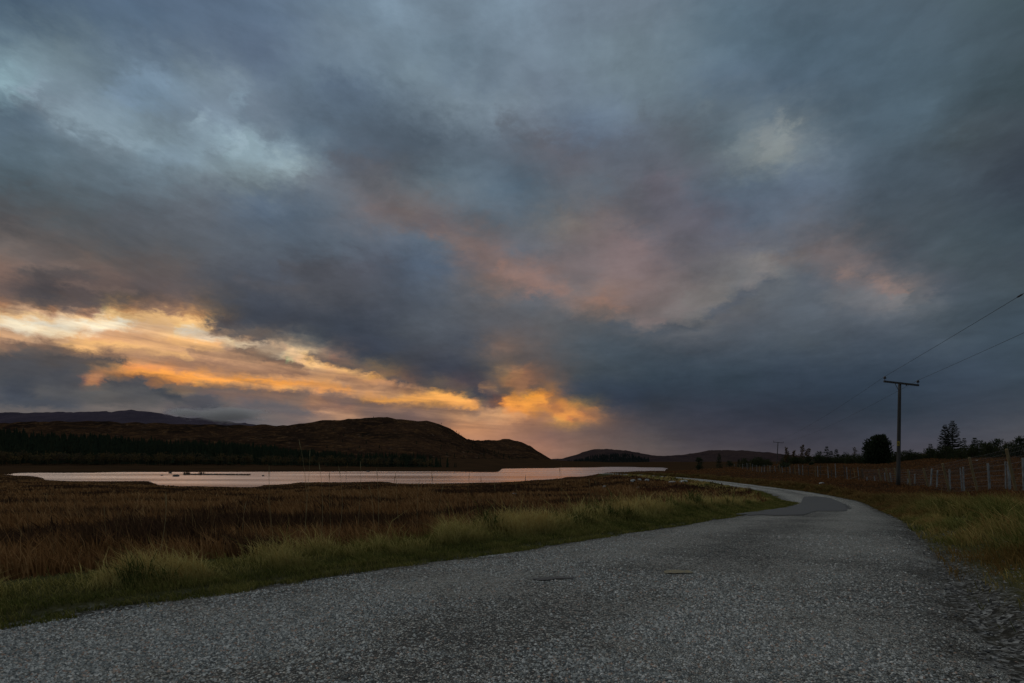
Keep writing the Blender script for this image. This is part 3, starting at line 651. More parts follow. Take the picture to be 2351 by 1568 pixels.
xs = np.linspace(-1000, 700, 40); ys = np.linspace(60, 1500, 40)
WXg, WYg = np.meshgrid(xs, ys); ii = np.arange(1600).reshape(40, 40)
add_obj('loch_water', set_mesh('loch_water', np.stack([WXg, WYg, np.full_like(WXg, CAM_H + WATER)], -1).reshape(-1, 3),
        [np.stack([ii[:-1, :-1], ii[:-1, 1:], ii[1:, 1:], ii[1:, :-1]], -1).reshape(-1, 4)]), m_water, kind='structure')

# ---------------------------------------------------------------- hills
def hill_mat(name, dark, mid, warm, rock, sc=0.004, rock_amt=0.2):
    m, b, p = new_mat(name, 1.0, 0.0)
    pos = b.n('ShaderNodeNewGeometry').outputs['Position']
    n1 = b.noise(b.v('MULTIPLY', pos, (1, 1, 2.5)), sc, 6, 0.62, 0.4); n2 = b.noise(pos, sc * 7, 5, 0.65); n3 = b.noise(pos, sc * 30, 3, 0.6)
    c = b.mixc(b.mr(n1, 0.38, 0.62), dark, mid)
    c = b.mixc(b.mr(n2, 0.48, 0.68), c, warm)
    c = b.mixc(b.mr(n3, 0.42, 0.62, 0.0, 0.65), c, dark)
    c = b.mixc(b.m('MULTIPLY', b.mr(b.noise(pos, sc * 14, 6, 0.7), 0.60, 0.70), rock_amt), c, rock)
    b.put(p.inputs['Base Color'], c)
    bump(b, p, b.m('ADD', n2, b.m('MULTIPLY', n3, 0.5)), 0.8, 6.0)
    return m
def hill(name, pts, D, front, back, base, mat, amp=0.05, nsc=0.006, seed=3, pw=1.15, nx=260, ny=70):
    P = np.array(pts, float)
    xs = (P[:, 0] - SW / 2) / SF * D; zs = (SHZ - P[:, 1]) / SF * D + CAM_H
    X = np.linspace(xs[0], xs[-1], nx)
    Zr = np.interp(X, xs, zs)
    kk = np.array([1, 2, 3, 2, 1.0]); kk /= kk.sum()
    Zr = np.convolve(np.pad(Zr, 2, 'edge'), kk, 'valid')
    t = np.concatenate([np.linspace(0, 1, ny), np.linspace(1, 0, ny // 3)[1:]])
    Y = np.concatenate([D - front + front * np.linspace(0, 1, ny), D + back * np.linspace(0, 1, ny // 3)[1:]])
    XX, YY = np.meshgrid(X, Y); TT = t[:, None]
    H = np.maximum(Zr - base, 0.5)[None]
    n = fbm(XX, YY, nsc, 6, 0.52, seed) - 0.5
    ridg = np.abs(fbm(XX, YY * 0.35, nsc * 1.6, 5, 0.55, seed + 1) - 0.5) * 2
    ZZ = base + H * np.power(TT, pw) * (1 + (n * amp * 6 - ridg * amp * 4.5) * smooth((1 - TT) / 0.25) * (TT > 0)) + H * n * 0.035 * (TT > 0.97)
    ZZ = ZZ + ((fbm(XX, YY, 0.030 * 1500 / D, 4, 0.6, seed + 5) - 0.5) * 0.0075 * D * np.clip(TT, 0, 1) * np.minimum(1, H / (0.03 * D)))
    i = np.arange(ZZ.size).reshape(ZZ.shape)
    q = np.stack([i[:-1, :-1], i[:-1, 1:], i[1:, 1:], i[1:, :-1]], -1).reshape(-1, 4)
    o = add_obj(name, set_mesh(name, np.stack([XX, YY, ZZ], -1).reshape(-1, 3), [q], True), mat, kind='structure')
    f = lambda x, y: np.interp(x, X, Zr)
    return dict(o=o, X=X, Y=Y, Z=ZZ)
def on_hill(h, x, y):
    i = np.clip(np.searchsorted(h['X'], x) - 1, 0, len(h['X']) - 2); j = np.clip(np.searchsorted(h['Y'], y) - 1, 0, len(h['Y']) - 2)
    return h['Z'][j, i]
m_h1 = hill_mat('brown_hill_moor', (0.013, 0.009, 0.007), (0.044, 0.024, 0.014), (0.085, 0.045, 0.020), (0.11, 0.10, 0.09), 0.006, 0.45)
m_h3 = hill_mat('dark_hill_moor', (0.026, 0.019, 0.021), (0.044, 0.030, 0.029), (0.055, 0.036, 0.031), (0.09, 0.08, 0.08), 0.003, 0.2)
m_h5 = hill_mat('haze_tinted_mountain', (0.042, 0.035, 0.050), (0.062, 0.050, 0.068), (0.056, 0.046, 0.058), (0.09, 0.08, 0.10), 0.0016, 0.15)  # purple-grey of distance haze is put into the base colour
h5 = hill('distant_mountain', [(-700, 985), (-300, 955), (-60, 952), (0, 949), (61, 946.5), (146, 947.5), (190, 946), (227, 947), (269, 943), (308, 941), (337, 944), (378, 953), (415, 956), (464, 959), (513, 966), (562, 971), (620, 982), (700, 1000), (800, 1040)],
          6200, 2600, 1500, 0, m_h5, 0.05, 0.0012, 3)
h1 = hill('moor_hill', [(-1300, 1000), (-500, 975), (-100, 972), (0, 973), (90, 969), (171, 967), (220, 965.5), (293, 971), (400, 972), (517, 976), (580, 976.5), (639, 976.5), (688, 974), (730, 969), (773, 963.5), (810, 964.5), (850, 960.5), (875, 958.5), (907, 960), (950, 964), (988, 968.5), (1005, 973), (1024, 980), (1045, 993), (1068, 1007), (1100, 1022), (1150, 1043), (1200, 1057), (1250, 1066), (1290, 1070)],
          1500, 800, 900, -6, m_h1, 0.05, 0.005, 7)
h2 = hill('far_moor_hill', [(950, 1040), (1033, 1018), (1070, 1010), (1094, 1009), (1143, 1009), (1180, 1012.5), (1196, 1016), (1214, 1022), (1228, 1032), (1246, 1044), (1263, 1054), (1277, 1061), (1302, 1068), (1340, 1071)],
          2000, 800, 900, -6, m_h1, 0.05, 0.005, 9, nx=160)
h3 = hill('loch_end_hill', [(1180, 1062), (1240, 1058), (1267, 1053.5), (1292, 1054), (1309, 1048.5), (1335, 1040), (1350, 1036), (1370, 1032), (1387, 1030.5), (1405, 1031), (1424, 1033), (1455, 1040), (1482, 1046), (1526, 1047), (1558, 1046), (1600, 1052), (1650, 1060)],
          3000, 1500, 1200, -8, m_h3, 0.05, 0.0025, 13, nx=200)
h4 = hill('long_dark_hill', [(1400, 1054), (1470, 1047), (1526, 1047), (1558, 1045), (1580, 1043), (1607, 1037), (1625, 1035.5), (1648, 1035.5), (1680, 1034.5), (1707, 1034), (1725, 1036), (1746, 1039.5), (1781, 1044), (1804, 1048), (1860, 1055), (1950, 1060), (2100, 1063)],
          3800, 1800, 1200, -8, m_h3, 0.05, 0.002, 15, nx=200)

# ---------------------------------------------------------------- single-track road
m_road, b, p = new_mat('worn_chip_seal', 0.9, 0.12)
pos = b.n('ShaderNodeNewGeometry').outputs['Position']
lat = b.attr('lateral').outputs['Fac']                      # -1 left edge .. 1 right edge
vc = b.n('ShaderNodeTexVoronoi', feature='F1'); b.put(vc.inputs['Vector'], pos); vc.inputs['Scale'].default_value = 84
chip = b.sep(vc.outputs['Color'])
edge = b.vor(pos, 84, 'DISTANCE_TO_EDGE')
big = b.noise(pos, 0.55, 5, 0.6, 0.3); mid = b.noise(pos, 3.2, 4, 0.6)
tone = b.mr(chip[0], 0.0, 1.0, 0.18, 0.60)
stone = b.mixc(chip[1], (0.93, 0.97, 0.92), (1.0, 0.93, 0.82))
stone = b.mixc(b.m('GREATER_THAN', chip[2], 0.93), stone, (1.0, 0.82, 0.70))
stone = b.v('SCALE', stone, scale=tone)
# share of bitumen showing: more in the middle strip, less in the wheel tracks
wheel = b.m('ABSOLUTE', b.m('SUBTRACT', b.m('ABSOLUTE', lat), 0.48))
fat = b.m('ADD', b.mr(wheel, 0.05, 0.42, 0.04, 0.46), b.m('MULTIPLY', b.m('SUBTRACT', big, 0.5), 1.9))
fat = b.m('ADD', fat, b.m('MULTIPLY', b.m('SUBTRACT', mid, 0.5), 0.9))
gone = b.m('LESS_THAN', b.m('FRACT', b.m('MULTIPLY', b.m('ADD', chip[0], b.m('MULTIPLY', chip[2], 3.7)), 5.3)), fat)
bit = b.m('MAXIMUM', b.m('MULTIPLY', gone, 0.80), b.mr(edge, 0.0, 0.10, 1.0, 0.0))
c = b.mixc(bit, stone, (0.036, 0.038, 0.039))
dirt = b.m('MULTIPLY', b.mr(b.m('ABSOLUTE', lat), 0.82, 1.0), b.mr(mid, 0.35, 0.6))
c = b.mixc(b.m('MULTIPLY', dirt, 0.8), c, (0.055, 0.045, 0.032))
b.put(p.inputs['Base Color'], c)
bump(b, p, b.m('SUBTRACT', b.mr(edge, 0.0, 0.25), b.m('MULTIPLY', gone, 0.7)), 1.0, 0.010)
NWid = 15
t = np.linspace(0, 1, NWid)
RX = Ls[:, None, 0] * (1 - t) + Rs[:, None, 0] * t; RY = Ls[:, None, 1] * (1 - t) + Rs[:, None, 1] * t
RX[:, 0] += 0; lat_v = np.broadcast_to(t * 2 - 1, RX.shape)
jag = (fbm(RX[:, 0], RY[:, 0], 2.3, 4, 0.6, 21) - 0.5) * 0.35; jag2 = (fbm(RX[:, -1], RY[:, -1], 2.3, 4, 0.6, 22) - 0.5) * 0.35
nrm = (Ls - Rs) / np.linalg.norm(Ls - Rs, axis=1)[:, None]
RX[:, 0] += nrm[:, 0] * jag; RY[:, 0] += nrm[:, 1] * jag; RX[:, -1] -= nrm[:, 0] * jag2; RY[:, -1] -= nrm[:, 1] * jag2
def road_z(x, y, lat=0.0):
    return CAM_H - droop(y) + 0.035 * (1 - np.asarray(lat) ** 2) - 0.028 + (fbm(x, y, 0.5, 3, 0.5, 30) - 0.5) * 0.03
RZ = road_z(RX, RY, lat_v); RZ[:, 0] -= 0.03; RZ[:, -1] -= 0.03
ii = np.arange(NR * NWid).reshape(NR, NWid)
me = set_mesh('road', np.stack([RX, RY, RZ], -1).reshape(-1, 3), [np.stack([ii[:-1, :-1], ii[:-1, 1:], ii[1:, 1:], ii[1:, :-1]], -1).reshape(-1, 4)], True)
at_ = me.attributes.new('lateral', 'FLOAT', 'POINT'); at_.data.foreach_set('value', lat_v.astype(np.float32).ravel())
road_o = add_obj('road', me, m_road, kind='structure')

def lat_of(x, y):
    k = ((Cc[:, 0] - x) ** 2 + (Cc[:, 1] - y) ** 2).argmin()
    d = np.array((x, y)) - Cc[k]; return float(np.clip(d @ (-nrm[k]) / Hw[k], -1, 1))
def decal(name, pts_px, mat, lift=0.005, label=None, step=0.35, edge_noise=0.12):
    """thin sheet following the tarmac, clipped to an outline surveyed on the road"""
    P = np.array([road_pt(*q) for q in pts_px])
    Pd = []
    for i in range(len(P)):
        a_, b_ = P[i], P[(i + 1) % len(P)]; n = max(2, int(np.linalg.norm(b_ - a_) / step))
        for k in range(n): Pd.append(a_ + (b_ - a_) * k / n)
    Pd = np.array(Pd); c0 = Pd.mean(0)
    dv = Pd - c0; ln = np.linalg.norm(dv, axis=1)[:, None]
    Pd = Pd + dv / ln * ((rng.random((len(Pd), 1)) - 0.5) * edge_noise)
    bm = bmesh.new()
    vs = [bm.verts.new((q[0], q[1], 0)) for q in Pd]
    f = bm.faces.new(vs)
    bmesh.ops.triangulate(bm, faces=[f])
    for _ in range(2): bmesh.ops.subdivide_edges(bm, edges=[e for e in bm.edges if e.calc_length() > step], cuts=1, use_grid_fill=False); bmesh.ops.triangulate(bm, faces=bm.faces[:])
    for v in bm.verts: v.co.z = float(road_z(np.array([v.co.x]), np.array([v.co.y]), lat_of(v.co.x, v.co.y))[0]) + lift
    me = bpy.data.meshes.new(name); bm.to_mesh(me); bm.free()
    return me
m_tar, b, p = new_mat('dark_tarmac_patch', 0.75, 0.35)
pos = b.n('ShaderNodeNewGeometry').outputs['Position']
c = b.mixc(b.noise(pos, 1.2, 4, 0.6), (0.038, 0.039, 0.040), (0.070, 0.069, 0.066))
c = b.mixc(b.mr(b.noise(pos, 40, 2, 0.5), 0.3, 0.7, 0, 0.4), c, (0.03, 0.03, 0.033))
b.put(p.inputs['Base Color'], c); bump(b, p, b.noise(pos, 60, 2), 0.5, 0.005)
patch = [(1690, 1178.5), (1720, 1182), (1800, 1184), (1843, 1184.5), (1860, 1179), (1875, 1173), (1905, 1174.5), (1941, 1173), (1949, 1165), (1940, 1158), (1922, 1150), (1902, 1143), (1873, 1140), (1845, 1141.5), (1842, 1149), (1836, 1157), (1806, 1164), (1746, 1171)]
add_obj('road_patch', decal('road_patch', patch, m_tar, 0.012, edge_noise=0.5, step=0.22), m_tar, kind='structure')

# ---------------------------------------------------------------- materials for plants and timber
def leaf_mat(name, rough=0.8, trans=0.35):
    m = bpy.data.materials.new(name); m.use_nodes = True
    nt = m.node_tree; nt.nodes.clear(); b = NB(nt)
    c = b.attr('tone').outputs['Color']
    d = b.n('ShaderNodeBsdfDiffuse'); t = b.n('ShaderNodeBsdfTranslucent'); mx = b.n('ShaderNodeMixShader')
    b.put(d.inputs['Color'], c); b.put(t.inputs['Color'], c); mx.inputs[0].default_value = trans
    nt.links.new(d.outputs[0], mx.inputs[1]); nt.links.new(t.outputs[0], mx.inputs[2])
    o = nt.nodes.new('ShaderNodeOutputMaterial'); nt.links.new(mx.outputs[0], o.inputs[0])
    return m
m_grass = leaf_mat('grass_blade', trans=0.28)
m_needle = leaf_mat('needles', trans=0.20)
m_bark = simple('conifer_bark', (0.045, 0.034, 0.026), (0.11, 0.085, 0.065), 6, bmp=0.6, stretch=(1, 1, 0.25))
m_pole = simple('creosoted_pole_timber', (0.030, 0.028, 0.026), (0.085, 0.080, 0.073), 5, bmp=0.5, stretch=(4, 4, 0.15))
m_iron = simple('galvanised_iron', (0.06, 0.062, 0.066), (0.12, 0.12, 0.125), 8, rough=0.6)
m_porc = simple('brown_porcelain', (0.022, 0.014, 0.011), (0.035, 0.022, 0.016), 6, rough=0.25, spec=0.5)
m_wire = simple('weathered_wire', (0.10, 0.105, 0.11), (0.18, 0.18, 0.185), 5, rough=0.55)
m_dkwire = simple('line_conductor', (0.03, 0.032, 0.034), (0.06, 0.062, 0.066), 5, rough=0.6)
m_newpost = simple('tanalised_post_timber', (0.11, 0.085, 0.045), (0.25, 0.19, 0.10), 4, bmp=0.5, stretch=(5, 5, 0.3))
m_oldpost = simple('lichen_grey_post', (0.085, 0.092, 0.095), (0.30, 0.315, 0.315), 7, bmp=0.6, stretch=(2, 2, 0.6))
m_strain = simple('brown_strainer_timber', (0.06, 0.038, 0.022), (0.13, 0.08, 0.045), 4, bmp=0.5, stretch=(5, 5, 0.3))
m_rock = simple('lichen_rock', (0.16, 0.165, 0.165), (0.46, 0.47, 0.46), 3.5, bmp=0.8, dist=0.05, detail=6)
m_dkrock = simple('wet_dark_rock', (0.03, 0.03, 0.032), (0.085, 0.082, 0.078), 2.5, bmp=0.8, dist=0.05)

def blade_mesh(name, x, y, z, h, w, lean, laz, c0, c1, mid=0.55):
    """grass blades: two-segment tapered strips; c0 foot colour, c1 tip colour (natural ripening)"""
    n = len(x)
    fa = rng.random(n) * 2 * np.pi
    ax, ay = np.cos(fa) * w / 2, np.sin(fa) * w / 2
    lx, ly = np.cos(laz) * lean, np.sin(laz) * lean
    V = np.empty((n, 5, 3), np.float32)
    V[:, 0] = np.stack([x - ax, y - ay, z], 1); V[:, 1] = np.stack([x + ax, y + ay, z], 1)
    mx, my, mz = x + lx * 0.32, y + ly * 0.32, z + h * mid
    V[:, 2] = np.stack([mx - ax * .75, my - ay * .75, mz], 1); V[:, 3] = np.stack([mx + ax * .75, my + ay * .75, mz], 1)
    V[:, 4] = np.stack([x + lx, y + ly, z + h * (1 - 0.25 * np.minimum(lean / np.maximum(h, .01), 1))], 1)
    b = np.arange(n)[:, None] * 5
    me = set_mesh(name, V.reshape(-1, 3), [b + np.array([[0, 1, 3, 2]]), b + np.array([[2, 3, 4]])])
    C = np.ones((n, 5, 4), np.float32)
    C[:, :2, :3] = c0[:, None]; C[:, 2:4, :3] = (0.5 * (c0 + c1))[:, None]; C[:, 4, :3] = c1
    a = me.attributes.new('tone', 'FLOAT_COLOR', 'POINT'); a.data.foreach_set('color', C.ravel())
    return me
def pal(t, *cols):
    """colour along a palette, t in 0..1"""
    cols = np.array(cols, float); t = np.clip(t, 0, 0.9999) * (len(cols) - 1); i = t.astype(int); f = (t - i)[:, None]
    return cols[i] * (1 - f) + cols[i + 1] * f

# ---------------------------------------------------------------- trees
def tone_attr(me, cols):
    a = me.attributes.new('tone', 'FLOAT_COLOR', 'POINT')
    C = np.ones((len(me.vertices), 4), np.float32); C[:, :3] = cols
    a.data.foreach_set('color', C.ravel())
def sprays(P, Dv, L, W, r):
    """needle sprays: flat tapering leaves from points P along Dv"""
    n = len(P); Dv = Dv / (np.linalg.norm(Dv, axis=1)[:, None] + 1e-9)
    s = np.cross(Dv, r.normal(size=(n, 3))); s /= np.linalg.norm(s, axis=1)[:, None] + 1e-9
    V = np.empty((n, 4, 3))
    V[:, 0] = P; V[:, 1] = P + Dv * (L * 0.55)[:, None] + s * (W / 2)[:, None]; V[:, 2] = P + Dv * L[:, None]; V[:, 3] = P + Dv * (L * 0.55)[:, None] - s * (W / 2)[:, None]
    return V.reshape(-1, 3), np.arange(n)[:, None] * 4 + np.arange(4)[None]
def conifer(name, h, hw, seed, dens=1.0, sparse=0.0, tone=(0.030, 0.042, 0.026), tone2=(0.055, 0.070, 0.040), twin=False, form=0.85, up=0.25, label='', cat='tree', group=None, loc=(0, 0, 0), first=0.06):
    r = np.random.default_rng(seed)
    t = thing(name, label, cat, loc, group)
    tr = MB(); cr = MB(); br_pts = []
    stems = [(0, 0, h, hw)] + ([(-hw * 0.55, 0.3, h * 0.90, hw * 0.72)] if twin else [])
    SP, SD, SL, SWd = [], [], [], []
    for ox, oy, hh, ww in stems:
        zz = np.linspace(-0.2, hh, 9)
        wob = (r.random((9, 2)) - 0.5) * 0.04 * hw; wob[0] = 0
        tr.tube(np.stack([ox + wob[:, 0], oy + wob[:, 1], zz], 1), np.linspace(hh * 0.017, 0.012, 9), 6)
        nw = int(hh * 3.0 + 6)
        for k in range(nw):
            f = first + (1 - first) * (k + r.random() * 0.6) / nw
            nb = r.integers(4, 7)
            a0 = r.random() * 6.28
            for q in range(nb):
                if r.random() < sparse * 0.6: continue
                L = ww * (max(1 - f, 0.0) ** form) * (0.62 + 0.5 * r.random()) + 0.10
                if f > 0.93: L *= 0.8
                az = a0 + q * 6.28 / nb + r.normal() * 0.25
                dr = np.array([math.cos(az), math.sin(az), 0])
                p0 = np.array([ox, oy, hh * f])
                sl = up * (0.3 + f) - 0.35 * (1 - f)
                p1 = p0 + dr * L * 0.55 + np.array([0, 0, L * 0.55 * sl]); p2 = p0 + dr * L + np.array([0, 0, L * (sl + 0.22)])
                tr.tube([p0, p1, p2], [0.022 + 0.006 * L, 0.016, 0.007], 3, cap=False)
                ns = int((7 + 14 * L) * dens * (1 - 0.7 * sparse))
                if ns < 1: continue
                s = r.random(ns) ** 0.7
                P = np.where(s[:, None] < 0.55, p0 + (p1 - p0) * (s / 0.55)[:, None], p1 + (p2 - p1) * ((s - 0.55) / 0.45)[:, None])
                side = np.cross(dr, [0, 0, 1.0]) * r.choice([-1, 1], ns)[:, None]
                D = dr * (0.6 + r.random((ns, 1)) * 0.5) + side * (0.55 + 0.5 * r.random((ns, 1))) + np.array([0, 0, 1.0]) * (r.random((ns, 1)) * 0.7 - 0.35)
                SP.append(P); SD.append(D); SL.append((0.16 + 0.26 * r.random(ns)) * (0.6 + 0.4 * min(L, 2))); SWd.append(0.07 + 0.06 * r.random(ns))
    add_obj('trunk', tr.mesh('trunk'), m_bark, t)
    if SP:
        V, F = sprays(np.vstack(SP), np.vstack(SD), np.concatenate(SL), np.concatenate(SWd), r)
        me = set_mesh('crown', V, [F])
        tone_attr(me, np.repeat(pal(r.random(len(F)), tone, tone2), 4, 0))
        add_obj('crown', me, m_needle, t)
    return t
def bushy(name, h, hw, seed, n=900, tone=(0.026, 0.036, 0.022), tone2=(0.050, 0.062, 0.034), label='', cat='tree', group=None, loc=(0, 0, 0), shape='egg', low=0.04, leaf=0.30, lumps=9, stem=0.10):
    """round or spreading crown built from leaf sprays gathered in clumps"""
    r = np.random.default_rng(seed)
    t = thing(name, label, cat, loc, group)
    tr = MB()
    tr.tube([(0, 0, -0.2), (0.03 * hw, 0, h * 0.4), (0, 0.02, h * 0.82)], [stem * h * 0.16 + 0.03, stem * h * 0.11 + 0.02, 0.02], 6)
    cs = []
    for k in range(lumps):
        f = r.random(); a = r.random() * 6.28
        if shape == 'egg': wr = hw * 0.72 * math.sqrt(max(0.02, 1 - (abs(f - 0.36) / 0.66) ** 2))
        elif shape == 'flat': wr = hw * (0.30 + 0.65 * f)
        else: wr = hw * 0.8 * (1 - 0.5 * f)
        c = np.array([math.cos(a) * wr * math.sqrt(r.random() * .8 + .2), math.sin(a) * wr * math.sqrt(r.random() * .8 + .2), h * (low + (0.90 - low) * f)])
        cs.append((c, (0.34 + 0.22 * r.random()) * hw * (1.0 if shape != 'flat' else 0.8)))
        tr.tube([(0, 0, max(h * 0.1, c[2] * 0.6)), c * [0.6, 0.6, 0.9], c], [0.03 + 0.012 * hw, 0.025, 0.01], 3, cap=False)
    per = max(4, n // lumps)
    P, D = [], []
    for c, rad in cs:
        dv = r.normal(size=(per, 3)); dv /= np.linalg.norm(dv, axis=1)[:, None]
        rr = rad * r.random((per, 1)) ** 0.45
        p = c + dv * rr * [1, 1, 0.8]; p[:, 2] = np.clip(p[:, 2], h * 0.015, h * 1.0)
        P.append(p); D.append(dv * 0.7 + np.array([0, 0, 0.75]) + r.normal(size=(per, 3)) * 0.4)
    P = np.vstack(P); D = np.vstack(D)
    V, F = sprays(P, D, leaf * (0.6 + 0.8 * r.random(len(P))), leaf * (0.28 + 0.22 * r.random(len(P))), r)
    me = set_mesh('crown', V, [F]); tone_attr(me, np.repeat(pal(r.random(len(F)), tone, tone2), 4, 0))
    add_obj('trunk', tr.mesh('trunk'), m_bark, t); add_obj('crown', me, m_needle, t)
    return t
def bare(name, h, hw, seed, label='', cat='tree', group=None, loc=(0, 0, 0), leafy=0.25, tone=(0.085, 0.055, 0.025), tone2=(0.13, 0.085, 0.035), nb=46):
    """leafless broadleaf or larch: fine ascending branches, a few russet leaves left"""
    r = np.random.default_rng(seed); t = thing(name, label, cat, loc, group); tr = MB(); SP, SD = [], []
    tr.tube([(0, 0, -0.2), (0.02 * h, 0, h * .5), (0, 0, h)], [h * 0.016 + 0.02, h * 0.010 + 0.012, 0.012], 5)
    for k in range(nb):
        f = 0.12 + 0.84 * k / nb; a = r.random() * 6.28
        L = hw * (0.45 + 0.65 * r.random()) * (1.05 - 0.75 * f)
        dr = np.array([math.cos(a), math.sin(a), 0.0]); p0 = np.array([0, 0, h * f]); p1 = p0 + dr * L * 0.6 + [0, 0, L * 0.35]; p2 = p0 + dr * L + [0, 0, L * (0.7 + 0.4 * r.random())]
        tr.tube([p0, p1, p2], [0.028, 0.02, 0.010], 3, cap=False)
        for q in range(4):
            s = 0.35 + 0.6 * r.random(); pp = p0 + (p2 - p0) * s; e = pp + (dr + r.normal(size=3) * 0.6 + [0, 0, 0.5]) * L * 0.28
            tr.tube([pp, e], [0.014, 0.006], 3, cap=False)
            m = int(6 * leafy)
            for _ in range(m + (r.random() < (6 * leafy) % 1)): SP.append(pp + (e - pp) * r.random()); SD.append(r.normal(size=3) + [0, 0, .3])
    add_obj('trunk', tr.mesh('trunk'), m_bark, t)
    if SP:
        SP = np.array(SP); n = len(SP)
        V, F = sprays(SP, np.array(SD), 0.16 + 0.14 * r.random(n), 0.08 + 0.06 * r.random(n), r)
        me = set_mesh('crown', V, [F]); tone_attr(me, np.repeat(pal(r.random(n), tone, tone2), 4, 0)); add_obj('crown', me, m_needle, t)
    return t
def plant(px, ytop, d, hw_px):
    """foot point, height and half width of a tree surveyed at column px with its tip at row ytop"""
    u, v = uv(px, ytop); g = float(ground(np.array([u * d]), np.array([d]))[0])
    return (u * d, d, g - 0.05), max(0.6, CAM_H + v * d - g), hw_px / SF * d

loc, h, w = plant(2014, 1001.5, 118, 29)
bushy('pine_tree', h, w, 41, 8000, (0.018, 0.026, 0.016), (0.036, 0.048, 0.026), 'dense round dark pine standing alone left of the near electricity pole', 'tree', loc=loc, low=0.03, leaf=0.50, lumps=70)
loc, h, w = plant(2187, 965, 112, 27)
conifer('spruce_tree', h, w, 42, 1.9, 0.05, twin=True, tone=(0.040, 0.050, 0.040), tone2=(0.070, 0.080, 0.062), label='tallest spruce on the right, twin-topped with thin see-through branches', loc=loc)
for px, yt, d, w_, sd, sp, lab in [
    (2136, 1018, 118, 8, 43, 0.55, 'small thin spruce tip just left of the twin-topped spruce'),
    (2214, 1005, 114, 9, 44, 0.45, 'thin spruce tight against the right of the twin-topped spruce'),
    (2238, 1004, 108, 14, 45, 0.30, 'ragged short spruce with a spiky top, second right of the twin-topped spruce'),
    (1898, 1024, 135, 9, 46, 0.30, 'slim spruce, tallest of the dark trio midway between the two poles'),
    (1908, 1034, 138, 8, 47, 0.35, 'middle spruce of the dark trio midway between the two poles'),
    (1920, 1031, 136, 7, 48, 0.35, 'right-hand spruce of the dark trio midway between the two poles'),
    (1651, 1041, 150, 8, 49, 0.05, 'pointed dark spruce at the far left of the roadside trees'),
    (1696, 1054, 165, 4, 50, 0.05, 'tiny pointed spruce left of the far electricity pole')]:
    loc, h, w = plant(px, yt, d, w_)
    conifer('spruce_tree', h, w, sd, 1.6, sp, label=lab, loc=loc)
for px, yt, d, w_, sd, n, shp, lab in [
    (2267, 1010, 110, 26, 61, 900, 'flat', 'broad flat-topped pine between the ragged spruce and the right edge trees'),
    (2344, 1002, 100, 14, 62, 600, 'egg', 'tufted pine at the right edge, taller than the scrub round it'),
    (2095, 1032, 122, 11, 63, 500, 'egg', 'small rounded pine right of the near electricity pole'),
    (1882, 1037, 138, 12, 64, 520, 'egg', 'stubby dark pine left of the dark spruce trio'),
    (1942, 1036, 136, 13, 65, 520, 'egg', 'broad low pine right of the dark spruce trio'),
    (1604, 1049, 140, 10, 66, 700, 'egg', 'rounded dark tree at the far left end of the roadside trees'),
    (1675, 1056, 150, 9, 67, 350, 'egg', 'low olive tree between the pointed spruce and the far electricity pole'),
    (1802, 1063, 104, 12, 68, 520, 'low', 'dark low bush standing out in front of the tree line by the far pole'),
    (1864, 1064, 120, 5, 69, 160, 'low', 'single small bush in the brown grass right of the far pole')]:
    loc, h, w = plant(px, yt, d, w_)
    bushy('bush' if shp == 'low' else 'pine_tree', h, w, sd, n, label=lab, cat='bush' if shp == 'low' else 'tree', loc=loc, shape=shp, leaf=0.34, lumps=12)
for px, yt, d, w_, sd, lf, lab in [
    (1806, 1027, 140, 9, 71, 0.6, 'russet larch just right of the far electricity pole'),
    (1823, 1035, 140, 8, 72, 0.6, 'shorter russet larch, second right of the far electricity pole'),
    (1843, 1021, 138, 12, 73, 0.7, 'tall brown larch with spreading branches, third right of the far pole'),
    (1856, 1030, 141, 10, 74, 0.7, 'rounded brown larch joined to the right of the tall brown larch'),
    (1961, 1026, 134, 8, 75, 0.15, 'bare grey larch between the dark spruce trio and the round dark pine'),
    (2309, 1017, 112, 13, 76, 0.08, 'leafless birch nearest the right edge, left of the leaning bare one'),
    (2327, 1010, 108, 9, 77, 0.08, 'leafless birch tip rising beside the tufted pine at the right edge'),
    (2289, 1021, 112, 9, 78, 0.25, 'wispy half-bare birch right of the flat-topped pine')]:
    loc, h, w = plant(px, yt, d, w_)
    bare('larch_tree' if 'larch' in lab else 'birch_tree', h, w, sd, lab, 'tree', loc=loc, leafy=lf)
# the row of scrub the taller trees stand in
r_s = np.random.default_rng(5)
scrub = []
for v in range(5):
    scrub.append(None)
k = 0
for px in np.arange(1712, 2352, 13.5):
    px = px + r_s.normal() * 4
    if 1768 < px < 1790: continue
    yt = np.interp(px, [1700, 1790, 1850, 1960, 2030, 2080, 2130, 2200, 2260, 2351], [1060, 1052, 1050, 1048, 1044, 1039, 1036, 1028, 1024, 1019]) + r_s.normal() * 3.5
    d = np.interp(px, [1700, 1850, 2000, 2150, 2351], [150, 140, 130, 116, 98]) + r_s.normal() * 4
    loc, h, w = plant(px, yt, d, 13 + r_s.random() * 5)
    lab, grp = 'low dark green scrub bush in the row along the skyline behind the fences', 'scrub bushes along the skyline'
    v = k % 5; k += 1
    if scrub[v] is None:
        scrub[v] = bushy('scrub_bush', 2.2, 2.6, 80 + v, 1000, (0.026, 0.034, 0.018), (0.055, 0.060, 0.028), lab, 'bush', grp, loc, 'low', 0.02, 0.40, 18)
        o = scrub[v]
    else:
        o = scrub[v].copy(); COL.objects.link(o)
        for ch in scrub[v].children:
            c = ch.copy(); COL.objects.link(c); c.parent = o
    o.location = loc; o.scale = (w / 2.6, w / 2.6, h / 2.2); o.rotation_euler = (0, 0, r_s.random() * 6.28)

